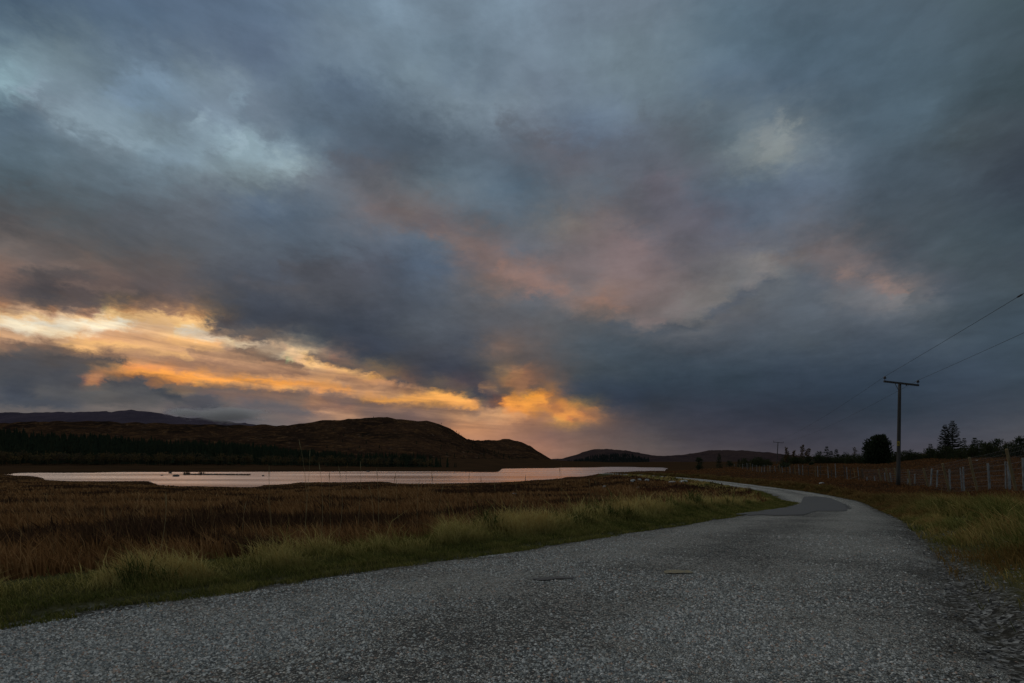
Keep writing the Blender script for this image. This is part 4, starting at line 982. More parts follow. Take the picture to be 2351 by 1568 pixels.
# ---------------------------------------------------------------- plantation across the loch
def cone_tree(r, n_tier=5):
    V, T = [], []
    for k in range(n_tier):
        z0 = 0.08 + 0.86 * k / n_tier; z1 = min(1.0, z0 + 1.5 / n_tier); rad = 0.17 * (1 - z0) + 0.02
        m = 6; a = np.linspace(0, 6.28, m, endpoint=False) + r.random() * 6
        rr = rad * (0.65 + 0.7 * r.random(m))
        b = len(V)
        V += [(rr[i] * math.cos(a[i]), rr[i] * math.sin(a[i]), z0 - 0.05 * r.random()) for i in range(m)] + [(0, 0, z1)]
        T += [(b + i, b + (i + 1) % m, b + m) for i in range(m)]
    return np.array(V), np.array(T)
def scatter_mesh(name, tmpl, X, Y, Z, H, Wd, C, r):
    """join many copies of a few template shapes into one mesh"""
    Vs, Ts, Cs, off = [], [], [], 0
    pick = r.integers(0, len(tmpl), len(X)); rot = r.random(len(X)) * 6.28
    for v, (tv, tt) in enumerate(tmpl):
        ii = np.nonzero(pick == v)[0]
        if not len(ii): continue
        c, s = np.cos(rot[ii])[:, None], np.sin(rot[ii])[:, None]
        vx = X[ii][:, None] + (tv[None, :, 0] * c - tv[None, :, 1] * s) * Wd[ii][:, None]
        vy = Y[ii][:, None] + (tv[None, :, 0] * s + tv[None, :, 1] * c) * Wd[ii][:, None]
        vz = Z[ii][:, None] + tv[None, :, 2] * H[ii][:, None]
        Vs.append(np.stack([vx, vy, vz], -1).reshape(-1, 3))
        Ts.append((tt[None] + (np.arange(len(ii)) * len(tv))[:, None, None]).reshape(-1, 3) + off)
        Cs.append(np.repeat(C[ii], len(tv), 0)); off += len(ii) * len(tv)
    me = set_mesh(name, np.vstack(Vs), [np.vstack(Ts)]); tone_attr(me, np.vstack(Cs)); return me
r_f = np.random.default_rng(31)
tm = [cone_tree(r_f) for _ in range(7)]
X, Y, H = [], [], []
for _ in range(5200):
    d = 395 + 235 * r_f.random() ** 1.1; px = -420 + 1490 * r_f.random(); u = (px - SW / 2) / SF
    if px > 700 and d > 395 + np.interp(px, [700, 850, 1070], [160, 90, 40]): continue
    if px > 950 and r_f.random() > (1070 - px) / 120: continue
    if d < 402 + 14 * fbm(px, 0.0, 0.02, 3, 0.5, 3): continue
    hh = np.interp(px, [0, 600, 850, 980, 1070], [14.5, 12.5, 10.5, 8.8, 4.5]) * (0.55 + 0.62 * r_f.random()) * (0.75 + 0.5 * fbm(u * d, d, 0.02, 3, 0.5, 8))
    X.append(u * d); Y.append(d); H.append(hh)
X, Y, H = map(np.array, (X, Y, H)); Z = ground(X, Y) - 0.3
C = pal(r_f.random(len(X)) * 0.6 + 0.5 * fbm(X, Y, 0.02, 3, 0.5, 4), (0.016, 0.022, 0.015), (0.026, 0.036, 0.022), (0.036, 0.040, 0.022))
add_obj('conifer_plantation', scatter_mesh('conifer_plantation', tm, X, Y, Z, H, H * (0.75 + 0.4 * r_f.random(len(X))), C, r_f), m_needle, kind='stuff',
        label='dark conifer plantation on the far shore under the brown hill', cat='forest')
def birch(r):
    mb = MB(); mb.tube([(0, 0, 0), (0.01, 0, 0.5), (0, 0.01, 0.9)], [0.012, 0.009, 0.003], 3, cap=False); tv = np.vstack(mb.V); q = np.vstack(mb.Q)
    T = np.vstack([q[:, [0, 1, 2]], q[:, [0, 2, 3]]]); n = 26
    P = np.stack([r.normal(size=n) * 0.10, r.normal(size=n) * 0.10, 0.45 + 0.5 * r.random(n)], 1)
    V2, F = sprays(P, r.normal(size=(n, 3)) + [0, 0, .6], 0.12 + 0.1 * r.random(n), 0.04 + 0.03 * r.random(n), r)
    return np.vstack([tv, V2]), np.vstack([T, F[:, [0, 1, 2]] + len(tv), F[:, [0, 2, 3]] + len(tv)]), len(tv)
bt = [birch(r_f) for _ in range(4)]
px = -300 + 1290 * r_f.random(620) + 60 * r_f.random(620) ** 3; d = 392 + 12 * r_f.random(620); u = (px - SW / 2) / SF
Hh = np.interp(px, [0, 600, 990], [9.5, 8.0, 6.0]) * (0.6 + 0.5 * r_f.random(620))
C = pal(r_f.random(620), (0.050, 0.042, 0.030), (0.085, 0.065, 0.036), (0.115, 0.078, 0.032))
add_obj('birch_fringe', scatter_mesh('birch_fringe', [(a_, b_) for a_, b_, _ in bt], u * d, d, ground(u * d, d) - 0.2, Hh, Hh, C, r_f), m_needle, kind='stuff',
        label='thin pale birches along the front of the far-shore plantation', cat='trees')
# scattered native pines on the shoulder of the hill and forestry on the hill at the loch's end
px = np.concatenate([1000 + 240 * r_f.random(110), 700 + 380 * r_f.random(40)]); ys = np.concatenate([1500 - 700 * r_f.random(110) ** 1.6, 1490 - 620 * r_f.random(40)])
xs = (px - SW / 2) / SF * ys
zs = np.array([on_hill(h1, a_, b_) for a_, b_ in zip(xs, ys)])
Hh = 4 + 4 * r_f.random(150)
add_obj('hillside_pines', scatter_mesh('hillside_pines', tm, xs, ys, zs - 0.5, Hh, Hh * 1.1, pal(r_f.random(150), (0.016, 0.022, 0.015), (0.032, 0.036, 0.022)), r_f), m_needle, kind='stuff',
        label='scattered small pines up the shoulder of the brown hill', cat='trees')
px = 1300 + 190 * r_f.random(1500); ys = 1550 + 1100 * r_f.random(1500); xs = (px - SW / 2) / SF * ys
keep = ys < np.interp(px, [1300, 1340, 1400, 1450, 1490], [2100, 2560, 2480, 2300, 2000]); xs, ys = xs[keep], ys[keep]
zs = np.array([on_hill(h3, a_, b_) for a_, b_ in zip(xs, ys)]); n = len(xs); Hh = 9 + 7 * r_f.random(n)
add_obj('hill_forestry', scatter_mesh('hill_forestry', tm, xs, ys, zs - 1, Hh, Hh * 1.6, pal(r_f.random(n), (0.018, 0.023, 0.022), (0.028, 0.034, 0.032)), r_f), m_needle, kind='stuff',
        label='dark forestry block on the flank of the hill at the end of the loch', cat='forest')

# ---------------------------------------------------------------- electricity poles and wires
def electric_pole(base, H, yaw, roll, label, arm=2.9, detail=True, lean=(0, 0)):
    t = thing('electricity_pole', label, 'pole', base)
    mb = MB(); zz = np.linspace(-0.4, H, 8); mb.tube(np.stack([lean[0] * zz / H, lean[1] * zz / H, zz], 1), np.linspace(0.15, 0.105, 8), 10); add_obj('pole_shaft', mb.mesh('pole_shaft', True), m_pole, t)
    R = Matrix.Rotation(yaw, 3, 'Z') @ Matrix.Rotation(roll, 3, 'Y'); Rn = np.array(R)
    c = np.array([lean[0], lean[1], H - 0.10])
    f = Rn @ np.array([0, -0.16, 0])
    mb = MB(); mb.box(c + f, (arm, 0.10, 0.13), Rn); add_obj('crossarm', mb.mesh('crossarm'), m_pole, t)
    ends = []
    for s in (-1, 1):
        e = c + f + Rn @ np.array([s * (arm / 2 - 0.07), 0, 0.065])
        mb = MB(); mb.tube([e, e + [0, 0, 0.17]], [0.022, 0.022], 6)
        pin = add_obj('insulator_pin', mb.mesh('insulator_pin'), m_iron, t)
        mb = MB(); mb.tube([e + [0, 0, z] for z in (0.13, 0.15, 0.18, 0.21, 0.22, 0.26, 0.29, 0.31, 0.33)], [0.04, 0.105, 0.11, 0.075, 0.095, 0.085, 0.055, 0.065, 0.03], 10)
        add_obj('insulator', mb.mesh('insulator', True), m_porc, t)
        ends.append(np.array(base) + e + [0, 0, 0.31])
        if detail:
            a_ = c + f + Rn @ np.array([s * 0.50, 0.02, -0.06]); b_ = c + np.array([s * 0.10, -0.10, -0.62])
            if s < 0:
                mb = MB(); mb.tube([a_, b_], 0.020, 5); add_obj('brace', mb.mesh('brace'), m_iron, t)
            else:
                mb = MB(); mb.box(c + f + Rn @ np.array([0.42, 0, -0.10]), (0.08, 0.06, 0.07), Rn); add_obj('bolt', mb.mesh('bolt'), m_iron, t)
    return t, ends
m_yellow, b, p = new_mat('yellow_danger_plate', 0.6, 0.3)
yn = b.noise(b.n('ShaderNodeTexCoord').outputs['Object'], 9, 3)
b.put(p.inputs['Base Color'], b.mixc(b.mr(yn, 0.45, 0.7), (0.42, 0.30, 0.03), (0.26, 0.18, 0.03)))
m_black = simple('black_print', (0.012, 0.012, 0.012), (0.02, 0.02, 0.02), 4)
dP = 43.0
u, v = uv(2062, 1100); pb = np.array([u * dP, dP, float(ground(np.array([u * dP]), np.array([dP]))[0])])
top = at(2066, 878, dP)
P1, E1 = electric_pole(pb, top[2] - pb[2], math.radians(6), math.radians(5.2), 'near wooden electricity pole with one crossarm beside the fences', 2.85, lean=(0.12, 0))
sg = MB(); s0 = at(2059.5, 1018.6, dP) - pb; sg.box((s0[0], -0.135, s0[2]), (0.19, 0.012, 0.34)); plate = add_obj('warning_plate', sg.mesh('warning_plate'), m_yellow, P1)
sg = MB(); zc = s0[2] + 0.04
sg.add([(s0[0] - 0.055, -0.146, zc - 0.07), (s0[0] + 0.055, -0.146, zc - 0.07), (s0[0], -0.146, zc + 0.06)], T=[(0, 1, 2)])
sg.box((s0[0], -0.1445, zc - 0.115), (0.12, 0.003, 0.02)); add_obj('warning_mark', sg.mesh('warning_mark'), m_black, plate)
dQ = 172.0
u, v = uv(1783.5, 1065); qb = np.array([u * dQ, dQ, float(ground(np.array([u * dQ]), np.array([dQ]))[0])])
P2, E2 = electric_pole(qb, at(1785.5, 1015.5, dQ)[2] - qb[2], math.radians(6), math.radians(5), 'far wooden electricity pole, small beyond the bend of the road', 3.3, False, lean=(0.35, 0))
ldir = pb - qb; ldir[2] = 0; ob = pb + ldir * 0.72; ob[2] = float(ground(ob[:1], ob[1:2])[0])
P3, E3 = electric_pole(ob, 8.4, math.radians(0), 0, 'wooden electricity pole out of view to the right, at the near end of the wires', 2.85)
def wire(a_, b_, sag, label, r=0.0095, damper=False):
    t = np.linspace(0, 1, 60)[:, None]; P = a_ * (1 - t) + b_ * t; P[:, 2] -= 4 * sag * (t * (1 - t))[:, 0]
    mb = MB(); mb.tube(P, r, 5)
    o = add_obj('overhead_wire', mb.mesh('overhead_wire'), m_dkwire, label=label, cat='wire', group='overhead electricity wires')
    if damper:
        k = damper; d_ = P[k + 1] - P[k]; d_ /= np.linalg.norm(d_); c = P[k]
        mb = MB(); mb.tube([c - d_ * .22, c - d_ * .12, c + d_ * .12, c + d_ * .22], [.02, .035, .035, .02], 6); add_obj('joint_sleeve', mb.mesh('joint_sleeve'), m_dkwire, o)
    return P
Wl = wire(E1[0], E3[0], 0.35, 'upper overhead wire rising from the near pole to the right edge')
wire(E1[1], E3[1], 0.55, 'lower overhead wire rising from the near pole to the right edge')
wire(E2[0], E1[0], 0.9, 'left overhead wire sagging between the near and far poles', 0.009)
wire(E2[1], E1[1], 0.9, 'right overhead wire sagging between the near and far poles', 0.009)
k = int(np.argmin(np.abs(Wl[:, 0] / np.maximum(Wl[:, 1], .1) - uv(2338, 0)[0])))
c = Wl[k]; d_ = Wl[k + 1] - c; d_ /= np.linalg.norm(d_)
mb = MB(); mb.tube([c - d_ * .25, c - d_ * .14, c + d_ * .14, c + d_ * .25], [.016, .034, .034, .016], 6)
add_obj('joint_sleeve', mb.mesh('joint_sleeve'), m_dkwire, [o for o in COL.objects if o.name.startswith('overhead_wire')][0])

# ---------------------------------------------------------------- fences
def c2(x, y): return 1891.9 + .1953 * x, 861 + .1953 * y       # enlargements used for the survey
def c7(x, y): return 1664.6 + .12208 * x, 975.8 + .12208 * y
def d_deer(px): return 11.285 / (uv(px, 0)[0] - .4286)
gxy = lambda x, y: float(ground(np.array([x]), np.array([y]))[0])
def post(parent, top_px, bot_px, d, r, mat, flat=False, name='post', k=7):
    a_ = at(*bot_px, d); a_[2] = gxy(a_[0], a_[1]) - 0.1
    b_ = at(*top_px, d)
    if b_[2] < a_[2] + 0.5: b_[2] = a_[2] + 0.5
    mb = MB(); mid = (a_ + b_) / 2
    mb.tube([a_, mid + rng.normal(size=3) * 0.008, b_ - (b_ - a_) * 0.015, b_], [r * 1.05, r, r * 0.97, r * 0.8], k)
    add_obj(name, mb.mesh(name, False), mat, parent)
    return a_, b_
deer = thing('deer_fence', 'tall netting deer fence on leaning brown posts at the right', 'fence', (0, 0, 0))
dp = [((2322, 900), (2480, 1330)), ((2145, 870), (2270, 1375)), ((1708, 970), (1815, 1405)), ((1393, 1040), (1485, 1440)), ((1168, 1100), (1232, 1420)), ((985, 1112), (1020, 1400)), ((825, 1095), (870, 1340)), ((722, 1095), (765, 1335)), ((635, 1108), (680, 1338))]
line = []
for i, (tp, bp) in enumerate(dp):
    if i == 0: tp, bp = (2740, 700), (2900, 1330)
    T_, B_ = c2(*tp), c2(*bp); d = d_deer(B_[0]); line.append(post(deer, T_, B_, d, 0.062, m_newpost))
T_, B_ = c2(438, 1105), c2(455, 1320); d = d_deer(B_[0]); sa, sb = post(deer, T_, B_, d, 0.13, m_strain, name='strainer_post'); line.append((sa, sb))
ba = at(*c2(270, 1335), d + 1.0); ba[2] = gxy(ba[0], ba[1]); mb = MB(); mb.tube([ba, sa + (sb - sa) * 0.45], [0.075, 0.07], 7); add_obj('brace_strut', mb.mesh('brace_strut'), m_strain, deer)
vert = MB()
for f in (0.10, 0.20, 0.29, 0.37, 0.45, 0.56, 0.68, 0.80, 0.90, 0.985):
    mb = MB()
    for (a0, b0), (a1, b1) in zip(line[:-1], line[1:]):
        q0 = a0 + (b0 - a0) * f; q1 = a1 + (b1 - a1) * f; m_ = (q0 + q1) / 2 - [0, 0, 0.02]
        mb.tube([q0, m_, q1], 0.0032, 3, cap=False)
    add_obj('wire', mb.mesh('wire'), m_wire, deer)
for (a0, b0), (a1, b1) in zip(line[:-1], line[1:]):
    n = int(np.linalg.norm(a1 - a0) / 0.155)
    for k in range(1, n):
        t = k / n; lo = a0 * (1 - t) + a1 * t; hi = b0 * (1 - t) + b1 * t
        vert.tube([lo + (hi - lo) * 0.08, lo + (hi - lo) * 0.985], 0.0024, 3, cap=False)
add_obj('netting', vert.mesh('netting'), m_wire, deer, kind='stuff')

stock = thing('stock_fence', 'old line-wire stock fence on weathered pale grey posts', 'fence', (0, 0, 0))
gp = [((2335, 975), (2352, 1330), .055), ((2165, 1020), (2180, 1385), .075), ((2130, 1018), (2136, 1270), .035), ((1925, 1040), (1947, 1395), .062), ((1635, 1083), (1652, 1372), .05), ((1600, 1093), (1626, 1372), .042),
      ((1475, 1113), (1482, 1402), .06), ((1335, 1120), (1326, 1402), .05), ((1267, 1100), (1248, 1405), .06), ((1068, 1165), (1064, 1385), .052), ((1000, 1128), (1006, 1352), .05), ((985, 1265), (985, 1370), .06),
      ((775, 1150), (797, 1332), .06), ((712, 1150), (722, 1330), .045), ((590, 1190), (602, 1330), .06), ((505, 1245), (508, 1318), .06)]
gl = []
for tp, bp, r in gp:
    T_, B_ = c2(*tp), c2(*bp); d = min(d_deer(B_[0]) + 1.2, 62); gl.append((B_[0],) + post(stock, T_, B_, d, r * 0.82, m_oldpost, k=6))
main = [q for q in gl if q[2][2] - q[1][2] > 0.8]
main = [main[i] for i in (0, 1, 3, 5, 6, 8, 10, 11) if i < len(main)]
for f in (0.25, 0.42, 0.58, 0.74, 0.92):
    mb = MB()
    for q0, q1 in zip(main[:-1], main[1:]):
        mb.tube([q0[1] + (q0[2] - q0[1]) * f - [0, .06, 0], q1[1] + (q1[2] - q1[1]) * f - [0, .06, 0]], 0.0055, 3, cap=False)
    add_obj('wire', mb.mesh('wire'), m_wire, stock)

far = thing('roadside_fence', 'long run of thin fence posts going away beyond the strainer post', 'fence', (0, 0, 0))
def d_far(px): return float(np.interp(px, [1650, 1670, 1690, 1705, 1722, 1740, 1780, 1820, 1870, 1900, 1940, 1981], [176, 165, 150, 118, 100, 92, 82, 75, 69, 66, 63, 61]))
fp = [(c2(395, 1150), c2(412, 1300)), (c2(345, 1150), c2(370, 1290)), (c2(310, 1180), c2(315, 1300)), (c2(265, 1160), c2(272, 1310)), (c2(235, 1145), c2(247, 1312)), (c2(130, 1120), c2(140, 1292)), (c2(40, 1108), c2(50, 1272)), (c2(85, 1200), c2(92, 1280))]
for tx, ty, bx, by in [(1930, 850, 1945, 1065), (1790, 812, 1800, 1030), (1740, 790, 1750, 1000), (1690, 800, 1706, 1005), (1560, 790, 1576, 985), (1460, 800, 1466, 990), (1415, 830, 1422, 990), (1380, 800, 1396, 985), (1310, 810, 1321, 975), (1280, 840, 1285, 980), (1220, 860, 1226, 985), (1140, 830, 1166, 985), (1070, 870, 1081, 985), (1020, 820, 1046, 975),
                       (1010, 830, 1020, 975), (930, 850, 950, 970), (880, 840, 890, 965), (845, 830, 850, 960), (800, 800, 806, 950), (765, 805, 772, 950), (735, 800, 742, 945), (700, 800, 706, 940), (690, 670, 690, 770), (650, 798, 656, 930), (620, 780, 626, 900), (595, 765, 602, 890), (560, 750, 566, 870), (515, 732, 520, 860), (475, 702, 480, 845), (440, 690, 446, 830), (412, 690, 418, 815), (370, 690, 375, 800), (330, 685, 334, 790), (275, 700, 280, 780), (230, 705, 234, 780), (180, 712, 183, 782)]:
    fp.append((c7(tx, ty), c7(bx, by)))
fl_ = []
for i, (T_, B_) in enumerate(fp):
    d = d_far(B_[0]); mat = (m_oldpost, m_newpost, m_pole, m_oldpost, m_pole)[i % 5]
    hh = np.clip((B_[1] - T_[1]) / SF * d, 0.9, 1.9)
    a_ = at(B_[0], B_[1], d); g = gxy(a_[0], a_[1]); ytop = SHZ - (g + hh - CAM_H) / d * SF
    fl_.append((B_[0],) + post(far, (T_[0], ytop), B_, d, 0.034 + 0.00008 * d, mat, k=5))
fl_.sort(key=lambda q: -q[0])
for f in (0.3, 0.6, 0.9):
    mb = MB()
    for q0, q1 in zip(fl_[:-1:2], fl_[2::2]): mb.tube([q0[1] + (q0[2] - q0[1]) * f, q1[1] + (q1[2] - q1[1]) * f], 0.006, 3, cap=False)
    add_obj('wire', mb.mesh('wire'), m_wire, far)

# ---------------------------------------------------------------- boulders
def boulder(px, py, wpx, hpx, label, mat=None, group=None, seed=0, d=None, sink=0.25, name='boulder', cat='boulder'):
    P = hit(px, py + hpx * 0.4) if d is None else None
    if P is None:
        u, v = uv(px, py); P = np.array([u * d, d, 0.0]); P[2] = gxy(P[0], P[1])
    s = P[1] / SF
    r = np.random.default_rng(100 + seed); bm = bmesh.new(); bmesh.ops.create_icosphere(bm, subdivisions=3, radius=1)
    off = r.random(3) * 50
    for v in bm.verts:
        q = v.co; n = fbm(np.array([q.x + off[0] + q.z]), np.array([q.y + off[1] - q.z * .7]), 1.3, 4, 0.55, seed)[0]
        v.co = q * (0.72 + 0.62 * n); v.co.z = max(v.co.z, -0.5)
        if v.co.z > 0.62: v.co.z = 0.62 + (v.co.z - 0.62) * 0.35
    me = bpy.data.meshes.new(name); bm.to_mesh(me); bm.free()
    W, Hh = wpx * s / 2, max(hpx * s, 0.12)
    o = add_obj(name, me, mat or m_rock, label=label, cat=cat, group=group, loc=(P[0], P[1], P[2] + Hh * 0.25))
    o.scale = (W, W * 0.8, Hh * 0.8); o.rotation_euler = (0, 0, r.random() * 6.28)
    return o
for k, (px, py, wp, hp, lab) in enumerate([
    (1453, 1104, 11, 6, 'pale boulder, left of the pair lying below the distant strip of road'),
    (1468, 1102, 9, 6, 'pale boulder, right of the pair lying below the distant strip of road'),
    (1485, 1103, 11, 6, 'ribbed grey boulder close right of the pale pair below the distant road'),
    (1543, 1108, 16, 6, 'low pale outcrop, left half of the long rocks before the bend'),
    (1570, 1106, 20, 7, 'low pale outcrop, right half of the long rocks before the bend'),
    (1388, 1118, 9, 6, 'lone pale stone in the dark heather nearer than the pale pair'),
    (1180, 1136, 13, 8, 'lone grey stone in the moor just above the verge grass, middle of the photo'),
    (1465, 1120, 9, 4, 'small flat stone in the dark heather under the pale pair'),
    (1886, 1110, 11, 5, 'grey boulder on the right verge between the road bend and the fence'),
    (2242, 1018 + 40, 5, 3, 'tiny pale stone in the field behind the deer fence')]):
    boulder(px, py, wp, hp, lab, seed=k)
# stones and a reedy islet in the loch
def in_water(px, py):
    u, v = uv(px, py); d = WATER / v; return np.array([u * d, d, CAM_H + WATER])
for k, (px, py, w_, h_, lab) in enumerate([(391, 1087, 9, 4.5, 'dark boulder in the loch, farther one at the left end of the islet'), (404, 1094.5, 13, 6, 'larger dark boulder in the loch, nearer one off the left end of the islet'), (604, 1093.5, 6, 3.5, 'small dark stone off the right tip of the islet'), (845, 1083.5, 9, 4, 'dark stone alone in the middle of the loch'), (372, 1092.5, 6, 3, 'small dark stone at the tip of the near shore spit')]):
    P = in_water(px, py); o = boulder(px, py, w_, h_, lab, m_dkrock, seed=30 + k, d=P[1]); o.location = (P[0], P[1], P[2] + 0.02 * h_)
A_, Bq = in_water(424, 1090.5), in_water(575, 1091.5)
n = 70; t = np.linspace(0, 1, n); cx = A_[0] + (Bq[0] - A_[0]) * t; cy = A_[1] + (Bq[1] - A_[1]) * t
wd = 2.2 * np.sin(np.pi * np.clip(t, 0.02, 0.98)) ** 0.5 * (0.5 + fbm(t * 8, t * 0, 1, 3, 0.5, 2)); hh = 0.12 + 0.35 * fbm(t * 14, t * 0, 1, 3, 0.5, 3) * np.sin(np.pi * t)
V = np.stack([np.stack([cx, cy - wd, np.full(n, CAM_H + WATER - 0.2)], 1), np.stack([cx, cy, CAM_H + WATER + hh], 1), np.stack([cx, cy + wd, np.full(n, CAM_H + WATER - 0.2)], 1)], 1).reshape(-1, 3)
ii = np.arange(n * 3).reshape(n, 3); isl = thing('reed_islet', 'long thin dark reedy islet in the left half of the loch', 'islet')
add_obj('bank', set_mesh('bank', V, [np.stack([ii[:-1, :-1], ii[:-1, 1:], ii[1:, 1:], ii[1:, :-1]], -1).reshape(-1, 4)]), m_dkrock, isl)
nr = 900; t = rng.random(nr); x = A_[0] + (Bq[0] - A_[0]) * t; y = A_[1] + (Bq[1] - A_[1]) * t + rng.normal(size=nr) * 0.8
tall = np.where(np.abs(t - 0.03) < 0.03, 1.7, np.where(np.abs(t - 0.27) < 0.02, 1.5, 0.65))
c0 = pal(rng.random(nr), (0.03, 0.024, 0.016), (0.06, 0.042, 0.024))
add_obj('reeds', blade_mesh('reeds', x, y, np.full(nr, CAM_H + WATER), tall * (0.5 + 0.6 * rng.random(nr)), np.full(nr, 0.16), 0.15 * rng.random(nr), rng.random(nr) * 6.28, c0, c0), m_grass, isl, kind='stuff')

# ---------------------------------------------------------------- cloud caught on the shoulder of the distant mountain
def low_cloud(px, py, D, wpx, hpx, seed, label, dens):
    c = at(px, py, D); r = np.random.default_rng(seed); bm = bmesh.new(); bmesh.ops.create_icosphere(bm, subdivisions=3, radius=1)
    me = bpy.data.meshes.new('low_cloud'); bm.to_mesh(me); bm.free()
    m = bpy.data.materials.new('cloud_vapour'); m.use_nodes = True; t = m.node_tree; t.nodes.clear(); b = NB(t)
    v = t.nodes.new('ShaderNodeVolumePrincipled'); o = t.nodes.new('ShaderNodeOutputMaterial'); t.links.new(v.outputs[0], o.inputs['Volume'])
    v.inputs['Color'].default_value = (0.93, 0.93, 0.95, 1); v.inputs['Anisotropy'].default_value = 0.2
    P = b.n('ShaderNodeTexCoord').outputs['Object']
    n = b.noise(b.v('MULTIPLY', P, (2.2, 1.2, 1.1)), 1.5, 4, 0.62, 0.4)
    fall = b.mr(b.v('LENGTH', P), 0.25, 1.0, 1.0, 0.0, 'SMOOTHSTEP')
    dd = b.mr(b.m('ADD', n, b.m('MULTIPLY', fall, 0.42)), 0.60, 0.92, 0.0, 1.0, 'SMOOTHSTEP')
    b.put(v.inputs['Density'], b.m('MULTIPLY', dd, dens))
    m.cycles.volume_step_rate = 4.0
    ob = add_obj('low_cloud', me, m, label=label, cat='cloud', group='low cloud on the distant mountain', loc=c, kind='stuff')
    ob.scale = (wpx / SF * D / 2, 320, hpx / SF * D / 2)
low_cloud(520, 952, 5600, 250, 50, 3, 'ragged low cloud hiding the right shoulder of the distant mountain', 0.010)
low_cloud(425, 948, 5550, 110, 30, 4, 'small wisp of cloud left of the bigger one on the distant mountain', 0.007)

# ---------------------------------------------------------------- grass and heather
def thin(x, y, z, *more, ok=None):
    return [q[ok] for q in (x, y, z) + more]
ST = lambda *c: np.array(c)
# -- left verge: short turf by the tarmac, pale tussocky grass behind
N = 330000
wgt = 1.0 / (1.0 + np.hypot(Ld[:, 0], Ld[:, 1]) / 5.0) ** 0.9; wgt[(Ld[:, 1] < -4) | (Ld[:, 1] > 95)] = 0
seg = np.linalg.norm(np.diff(Ld, axis=0, append=Ld[-1:]), axis=1); cdf = np.cumsum(wgt * seg); cdf /= cdf[-1]
k = np.clip(np.searchsorted(cdf, rng.random(N)), 1, len(Ld) - 2)
tgd = Ld[k + 1] - Ld[k - 1]; tgd /= np.linalg.norm(tgd, axis=1)[:, None] + 1e-9
wid = np.interp(Ld[k, 1], [2, 5, 9, 14, 30], [0.62, 0.80, 1.25, 1.9, 2.2])       # the verge widens towards the bend
off = rng.random(N) * wid * 1.35 - 0.20
pos = Ld[k] + np.stack([-tgd[:, 1], tgd[:, 0]], 1) * off[:, None] + rng.normal(size=(N, 2)) * 0.04
x, y = pos[:, 0], pos[:, 1]
z, D, S = ground(x, y, True)
cl = smooth((fbm(x, y, 3.2, 3, 0.5, 40) - 0.33) / 0.36); cl2 = fbm(x, y, 0.55, 3, 0.5, 41)
rel = D / wid
tall = smooth((rel + 0.55 * (cl2 - 0.5) - 0.36) / 0.34)
dist = np.hypot(x, y)
ok = (S < 0) & (D > 0.04 - 0.26 * smooth((fbm(x, y, 2.0, 3, 0.55, 47) - 0.46) / 0.2)) & (rng.random(N) < np.where(tall > 0.3, 0.42 + 0.58 * cl, 0.8)) & (rel < 1.0 + 0.35 * rng.random(N))
h = (0.025 + 0.035 * rng.random(N) + 0.03 * cl) * (1 - tall) + tall * (0.06 + 0.13 * rng.random(N) + 0.17 * rng.random(N) ** 4) * (0.50 + 0.75 * cl) * np.interp(y, [3, 6, 10, 16, 24, 32], [0.75, 0.9, 1.15, 1.4, 1.2, 0.7])
w = np.maximum(0.0052, dist * 0.00095) * (0.55 + 0.9 * rng.random(N))
big_ = (rng.random(N) < 0.05) & (tall > 0.4); h = np.where(big_, h * 1.6, h)
lean = h * (0.15 + 0.95 * rng.random(N)); laz = 3.6 + rng.normal(size=N) * 1.6
green = pal(rng.random(N) * 0.8 + 0.4 * (cl - 0.4), (0.050, 0.060, 0.015), (0.110, 0.116, 0.030), (0.175, 0.162, 0.048), (0.24, 0.20, 0.07))
pale = pal(rng.random(N) * 0.7 + 0.5 * (cl - 0.5) + (cl2 - 0.4), (0.11, 0.105, 0.028), (0.30, 0.255, 0.078), (0.52, 0.42, 0.15), (0.64, 0.51, 0.21), (0.46, 0.30, 0.10))
rush = (fbm(x, y, 1.7, 2, 0.5, 44) > 0.70) & (rng.random(N) < 0.6)
pale = np.where(rush[:, None], pal(rng.random(N), (0.030, 0.045, 0.014), (0.065, 0.085, 0.030)), pale)
w = np.where(rush & (tall > 0.3), w * 1.8, w); h = np.where(rush & (tall > 0.3), h * 1.15, h)
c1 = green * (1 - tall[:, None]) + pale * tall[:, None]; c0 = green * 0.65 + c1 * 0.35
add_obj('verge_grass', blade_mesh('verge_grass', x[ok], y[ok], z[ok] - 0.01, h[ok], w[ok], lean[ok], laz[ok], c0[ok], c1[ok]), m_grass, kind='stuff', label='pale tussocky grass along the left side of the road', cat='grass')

# -- moor: rust-brown deer grass and dark heather, finer near, coarser far
N = 520000
u = -1.25 + 2.45 * rng.random(N); d = np.exp(math.log(3.2) + (math.log(235) - math.log(3.2)) * rng.random(N) ** 0.92)
x, y = u * d, d
z, D, S = ground(x, y, True)
ok = (z > CAM_H + WATER + 0.02) & (D > 1.0 + 0.6 * rng.random(N)) & ((S < 0) | (D > 1.2 + 1.6 * rng.random(N)) | (D > 200))
pt = fbm(x, y, 0.16, 4, 0.55, 50); pt2 = fbm(x, y, 0.7, 3, 0.55, 51); dist = np.hypot(x, y)
heath = smooth((pt + 0.5 * (pt2 - 0.5) - 0.47) / 0.10)            # 1 = heather
h = (0.12 + 0.20 * rng.random(N) + 0.15 * rng.random(N) ** 4) * (0.35 + 1.2 * pt2) * (1 - 0.25 * heath) * np.clip((z - (CAM_H + WATER)) / 0.9, 0.28, 1.0)
rightside = smooth((x - 6) / 10) * (S > 0)
heath = heath * (1 - 0.72 * rightside)
h = h * (1 - 0.40 * rightside)
w = np.maximum(0.005, dist * 0.0016) * (0.7 + 0.7 * rng.random(N)) * (1 + 0.5 * heath)
lean = h * (0.1 + 0.6 * rng.random(N)); laz = 3.3 + rng.normal(size=N) * 1.3
